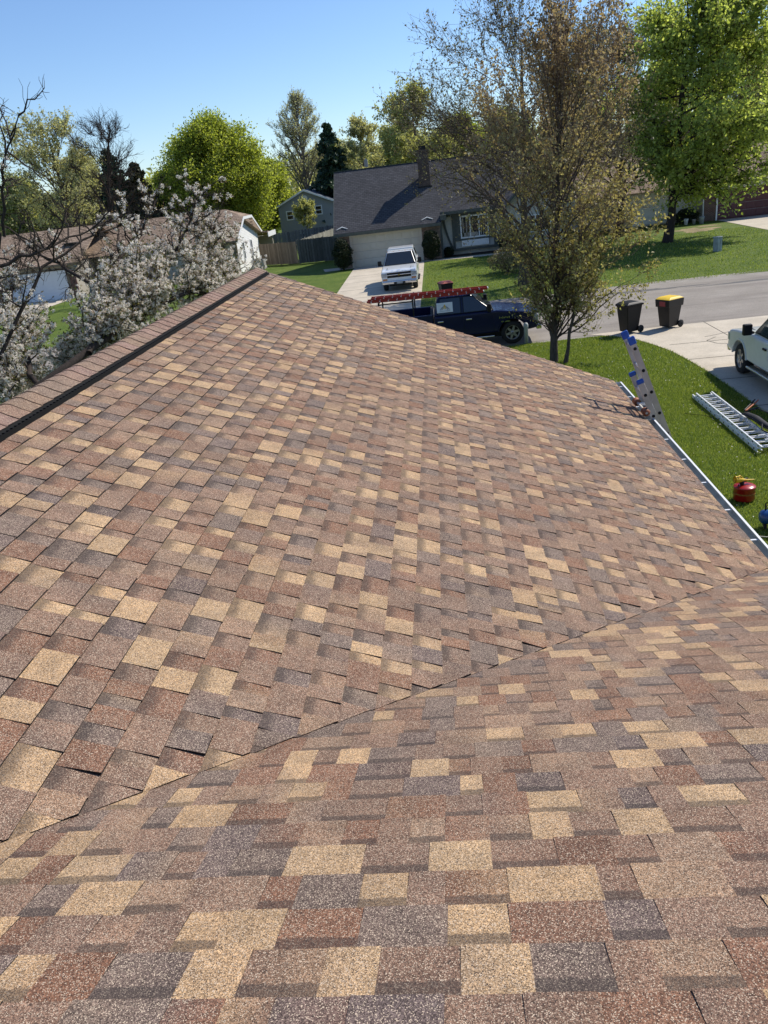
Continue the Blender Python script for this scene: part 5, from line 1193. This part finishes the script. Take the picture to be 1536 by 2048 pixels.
tree("lime_tree", "rounded yellow-green maple towering over the brown-roofed house", "tree", LF_LIME, M_BARKD, None, seed=26,
     base=(-22.6, 86, 0), top=(-22.3, 86, 11.5), c=(-22.4, 86, 7.0), rad=(7.7, 6.4, 6.8), tr=.30, n1=150, n2=10, n3=8, t0=.12, len2=.26, len3=.12,
     up1=1.2, up2=.6, wig=.025, per=8, leaf=.15, spread=.42, lo=-.85, r3=.013, lump=.05)
tree("tall_budding_tree", "tall narrow grey tree just coming into pale bud behind the blue-grey house", "tree", LF_PALE, M_BARKL, M_BARKL, seed=27,
     base=(-17.0, 112, 0), top=(-17.2, 112, 16.6), c=(-17.0, 112, 11.2), rad=(5.0, 4.6, 6.3), tr=.32, n1=64, n2=10, n3=8, t0=.22, len2=.32, len3=.13,
     up1=1.7, up2=.9, wig=.018, per=2, leaf=.11, spread=.10, lo=-.4, r3=.013)
conifer("white_pine", "dark blue-green pine right of the blue-grey house", (-11.6, 96, 0), 12.6, 4.3, LF_DARK, 5, 30, leaf=.34, power=.75, cat="pine tree")
for i, (x, y, h, lb) in enumerate(((-33.4, 86, 12.3, "tallest of the old spruces left of the lime-green tree"), (-30.9, 86, 10.6, "middle spruce with brownish needles left of the lime-green tree"), (-28.3, 87, 9.3, "lowest spruce, nearest the lime-green tree"))):
    conifer("old_spruce", lb, (x, y, 0), h, 3.9, LF_DARK if i == 0 else LF_OLDCON, 30 + i, 38, "old spruces left of the lime-green tree", leaf=.32, power=.7, cat="spruce tree")
tree("budding_tree", "light budding tree just right of the dark pine", "tree", LF_PALE, M_BARKL, None, seed=28,
     base=(-8.2, 98, 0), top=(-8.0, 98, 11.6), c=(-8.0, 98, 8.0), rad=(3.2, 3, 4.6), tr=.22, n1=26, n2=9, n3=7, t0=.2, len2=.42, len3=.17, up1=1.2, up2=.6, wig=.025, per=6, leaf=.15, spread=.12, lo=-.5, r3=.013)
tree("olive_tree_tall", "large olive-green spring tree behind the charcoal roof, left of the chimney", "tree", LF_OLIVE, M_BARK, None, seed=29,
     base=(-1.5, 92, 0), top=(-1.8, 92, 13), c=(-1.6, 92, 8.6), rad=(5.0, 4.6, 6.3), tr=.3, n1=34, n2=10, n3=8, t0=.18, len2=.42, len3=.16, up1=1.0, up2=.5, wig=.028, per=8, leaf=.17, spread=.15, lo=-.6, r3=.013)
tree("left_budding_tree", "tall grey tree with pale green buds at the left edge of the picture", "tree", LF_PALE, M_BARK, None, seed=31,
     base=(-33.6, 74, 0), top=(-33.6, 74, 12.5), c=(-34.2, 74, 9.2), rad=(5.4, 4.2, 5.9), tr=.3, n1=32, n2=10, n3=8, t0=.2, len2=.45, len3=.17, up1=1.2, up2=.6, wig=.03, per=5, leaf=.13, spread=.1, lo=-.6, r3=.012)
tree("left_bare_tree", "bare dark tree with a fan of fine twigs right of the left budding tree", "tree", LF_BUD, M_BARKD, None, seed=32,
     base=(-30.5, 72, 0), top=(-27.3, 72, 12.4), c=(-28.2, 72, 9.2), rad=(3.9, 3.4, 4.8), tr=.26, n1=24, n2=9, n3=8, t0=.25, len2=.5, len3=.2, up1=1.2, up2=.5, wig=.035, per=0, leaf=.1, spread=.08, lo=-.5, r3=.014)
tree("small_yard_tree", "small olive tree in front of the blue-grey house", "tree", LF_OLIVE, M_BARK, None, seed=33,
     base=(-14.0, 88.0, 0), top=(-14.1, 88, 4.2), c=(-14.1, 88, 3.1), rad=(1.45, 1.3, 1.7), tr=.08, n1=18, n2=8, n3=6, t0=.2, len2=.5, len3=.22, up1=1.1, up2=.5, wig=.03, per=8, leaf=.10, spread=.08, lo=-.5, r3=.01)
tree("small_bare_tree", "small leafless ornamental tree in front of the white garage door", "tree", LF_BUD, M_BARK, None, seed=34,
     base=(-24.0, 54.5, 0), top=(-24.0, 54.5, 2.9), c=(-24.0, 54.5, 2.5), rad=(1.9, 1.5, 1.5), tr=.06, n1=16, n2=8, n3=6, t0=.3, len2=.5, len3=.22, up1=.9, up2=.4, wig=.035, per=1, leaf=.05, spread=.05, lo=-.3, r3=.008)
shrub("blossom_bush", "small white-flowered bush at the fence before the blue-grey house", (-18.0, 81.6, .6), (.7, .5, .8), LF_PETAL, 41, 500, .12)
# background trees beyond the houses
BGT = [(-47, 92, 10.5, LF_OLIVE), (-41, 96, 12.0, LF_PALE), (-37, 118, 11, LF_LIME), (-26, 120, 9.8, LF_OLIVE), (-20.8, 104, 9.6, LF_LIME), (-24.6, 110, 8.6, LF_OLIVE),
       (-13.5, 118, 11.5, LF_PALE), (-4, 112, 12.5, LF_OLIVE), (3.8, 108, 12.0, LF_LIME), (9.5, 112, 12.6, LF_OLIVE), (17, 100, 13.5, LF_OLIVE), (24, 92, 13.2, LF_GREEN), (30.5, 88, 15.2, LF_PALE), (33, 76, 11.5, LF_GREEN), (38, 96, 14, LF_OLIVE)]
WHO = ["at the far left edge", "behind the tall budding tree at left", "behind the old spruces", "behind the lime-green tree", "between the lime-green tree and the blue-grey house", "low behind the left flank of the blue-grey house",
       "behind the dark pine", "behind the small mast on the charcoal roof", "behind the brick chimney", "behind the charcoal roof's right end", "behind the dark half-bare tree", "behind the bright green tree", "above the bright green tree's right shoulder", "right of the maroon garage", "at the far right horizon"]
KN = {id(LF_OLIVE): "olive-green", id(LF_PALE): "pale budding", id(LF_LIME): "yellow-green", id(LF_GREEN): "fresh green"}
for i, (x, y, h, lf) in enumerate(BGT):
    tree("distant_tree", KN[id(lf)] + " tree " + WHO[i], "tree", lf, M_BARK, None, group="trees beyond the houses", seed=50 + i,
         base=(x, y, 0), top=(x + .2, y, h * .9), c=(x, y, h * .56), rad=(h * .36, h * .33, h * .46), tr=.2, n1=60, n2=8, n3=6, t0=.15, len2=.34, len3=.18, up1=1.0, up2=.5, wig=.03, per=9, leaf=.20, spread=.32, lo=-.8, r3=.016)
# far wood that reads as one mass
rng = np.random.default_rng(77); pts = []; P = []
for i in range(260):
    x = rng.uniform(-190, 210); y = rng.uniform(135, 190) + abs(x) * .1; h = rng.uniform(8.0, 12.5); n = 300
    d = norm(rng.normal(size=(n, 3))) * (rng.uniform(.25, 1, n) ** .4)[:, None]; pts.append(d * np.array([h * .42, h * .4, h * .5]) + np.array([x, y, h * .5]))
    P.append([(x, y, 0), (x, y, h * .4), (x, y, h * .85)])
v, f = leaves_np(np.concatenate(pts), .75, rng); P = np.array(P); v2, f2_ = tubes_np(P, np.full((len(P), 3), .25), 3)
f2t = np.concatenate([f2_[:, [0, 1, 2]], f2_[:, [0, 2, 3]]]); vv, ff = join_np([(v, f), (v2, f2t)])
tag(link("distant_woods", np_mesh("distant_woods", vv, ff, LF_OLIVE)), "olive spring wood along the horizon behind all the houses", "wood", kind='stuff')

# ------------------------------------------------------------------ crabapple in blossom, left of the ridge
def crab():
    rng = np.random.default_rng(9); base = np.array([-9.9, 13.2, 0.0]); t = thing("crabapple_tree", "old crabapple in white blossom with a thick dark limb, left of the roof ridge", "tree", tuple(base))
    limbs = [[(-9.9, 13.2, 0), (-9.6, 13.8, 1.3), (-9.0, 14.5, 2.2), (-8.4, 15.1, 2.8), (-7.6, 16.0, 3.2), (-7.3, 17.0, 3.45), (-6.8, 18.0, 3.7), (-6.1, 19.0, 3.9), (-5.4, 20.2, 4.2)],
             [(-7.6, 16.0, 3.2), (-7.8, 16.9, 3.6), (-7.9, 18.0, 4.3), (-7.6, 19.2, 4.9), (-7.2, 20.1, 5.5), (-7.0, 20.7, 6.1)],
             [(-7.3, 17.0, 3.45), (-6.9, 18.2, 4.1), (-6.5, 19.2, 4.7), (-6.2, 20.2, 5.3), (-6.0, 20.9, 6.1)],
             [(-9.6, 13.8, 1.3), (-9.5, 14.6, 2.5), (-9.1, 15.2, 3.6), (-8.4, 15.7, 4.5), (-8.1, 16.1, 5.2), (-7.4, 16.9, 5.4), (-6.9, 17.7, 5.6)],
             [(-9.9, 13.2, 0), (-10.2, 13.8, 1.6), (-9.8, 14.2, 3.2), (-8.9, 14.4, 4.6), (-8.2, 14.6, 5.2), (-8.0, 14.7, 5.7), (-8.4, 14.7, 6.5), (-9.0, 14.8, 7.2)],
             [(-8.2, 14.6, 5.2), (-7.6, 14.9, 5.35), (-7.1, 15.6, 5.55), (-6.5, 16.3, 5.8)],
             [(-8.4, 15.1, 2.8), (-8.9, 15.9, 3.2), (-9.6, 16.9, 3.8), (-10.0, 17.9, 4.4), (-10.0, 18.6, 5.2)],
             [(-7.9, 18.0, 4.3), (-8.8, 18.6, 4.7), (-9.7, 19.2, 5.2), (-10.5, 19.8, 5.7)],
             [(-8.0, 14.7, 5.7), (-7.7, 14.6, 6.6), (-7.3, 14.5, 7.2), (-6.9, 14.3, 7.6)],
             [(-6.8, 18.0, 3.7), (-7.5, 18.7, 3.3), (-8.2, 19.5, 3.2), (-8.9, 20.2, 3.4)], [(-9.0, 14.5, 2.2), (-9.0, 15.1, 2.9), (-9.4, 15.8, 3.0), (-9.9, 16.5, 2.7)],
             [(-6.1, 19.0, 3.9), (-5.8, 20.4, 3.7), (-5.6, 21.6, 3.8)], [(-6.1, 19.0, 3.9), (-5.9, 20.3, 4.5), (-6.0, 21.5, 5.2)], [(-7.3, 17.0, 3.45), (-7.0, 18.2, 4.0), (-7.4, 19.3, 4.4)], [(-7.3, 17.0, 3.45), (-7.9, 17.4, 2.9), (-8.6, 17.9, 2.6), (-9.3, 18.2, 2.7)]]
    r0 = [.13, .06, .055, .055, .085, .035, .06, .05, .03, .045, .04, .04, .04, .04, .04]
    def res(pl, K=12):
        pl = np.array(pl, float); t_ = np.linspace(0, len(pl) - 1, K); out = np.stack([np.interp(t_, np.arange(len(pl)), pl[:, i]) for i in range(3)], 1)
        o2 = out.copy(); o2[1:-1] = out[:-2] * .25 + out[1:-1] * .5 + out[2:] * .25; o2[1:-1] += rng.normal(size=o2[1:-1].shape) * .03; return o2
    P1 = np.array([res(l) for l in limbs]); R1 = np.array([r * (1 - np.linspace(0, 1, 12) * .72) for r in r0])
    n2 = 42; i2 = np.repeat(np.arange(len(limbs)), n2); s2 = rng.uniform(.12, 1, len(i2))
    for k in (0, 4): s2[i2 == k] = rng.uniform(.5, 1, n2)
    kp = ~(np.isin(i2, (3, 4, 5, 7, 8)) & (rng.uniform(size=len(i2)) < .62)); i2 = i2[kp]; s2 = s2[kp]
    p2, t2 = curve_eval(P1, i2, s2); c = np.array([-7.8, 17.5, 4.0])
    d2 = norm(t2 * .6 + rng.normal(size=t2.shape) * .75 + np.array([0, 0, .25])); l2 = rng.uniform(.35, 1.2, len(i2)); e2 = p2 + d2 * l2[:, None]
    L2 = bez(p2, (p2 + e2) / 2 + np.array([0, 0, .1]), e2, 6, rng, .04); R2 = np.full((len(i2), 6), .018) * np.linspace(1, .35, 6)
    i3 = np.repeat(np.arange(len(i2)), 11); s3 = rng.uniform(.1, 1, len(i3)); p3, t3 = curve_eval(L2, i3, s3); d3 = norm(t3 * .5 + rng.normal(size=t3.shape) * .8 + np.array([0, 0, .2])); e3 = p3 + d3 * rng.uniform(.15, .45, len(i3))[:, None]
    L3 = bez(p3, (p3 + e3) / 2, e3, 4, rng, .05); R3 = np.full((len(i3), 4), .006) * np.linspace(1, .5, 4)
    v, f = tubes_np(P1, R1, 9); link("trunk", np_mesh("trunk", v - base, f, M_BARKD, True), t)
    v, f = join_np([tubes_np(L2, R2, 5), tubes_np(L3, R3, 3)]); link("branches", np_mesh("branches", v - base, f, M_BARKD, True), t)
    # blossom sits in small clusters; the limbs nearest the left edge are almost bare
    keep = rng.uniform(size=len(i3)) < np.where(np.isin(i2[i3], (4, 5, 8)), .10, np.where(np.isin(i2[i3], (3, 7)), .35, .95))
    pm_ = L3[:, 2]; pr = np.ones(len(i3)); pr[pm_[:, 2] > 4.75] = .6; pr[pm_[:, 2] > 5.1] = .25; pr[(pm_[:, 0] < -8.0) & (pm_[:, 2] > 4.2)] = .16; pr[(pm_[:, 0] < -7.2) & (pm_[:, 2] > 4.9)] *= .5
    keep &= rng.uniform(size=len(i3)) < pr
    kk = np.nonzero(keep)[0]; ncl = 5; il = np.repeat(kk, ncl); cp_, _ = curve_eval(L3, il, rng.uniform(.15, 1.02, len(il))); cp_ = cp_ + rng.normal(size=cp_.shape) * .025
    q = 18; fp = np.repeat(cp_, q, 0) + norm(rng.normal(size=(len(cp_) * q, 3))) * rng.uniform(.01, .05, (len(cp_) * q, 1))
    v, f = leaves_np(fp, .025, rng, 1.25, 0, .2); link("blossom", np_mesh("blossom", v - base, f, LF_PETAL), t)
    lp_ = np.repeat(cp_, 2, 0) + rng.normal(size=(len(cp_) * 2, 3)) * .06; v, f = leaves_np(lp_, .035, rng, 1.9); link("crown", np_mesh("crown", v - base, f, LF_CRAB), t)
crab()
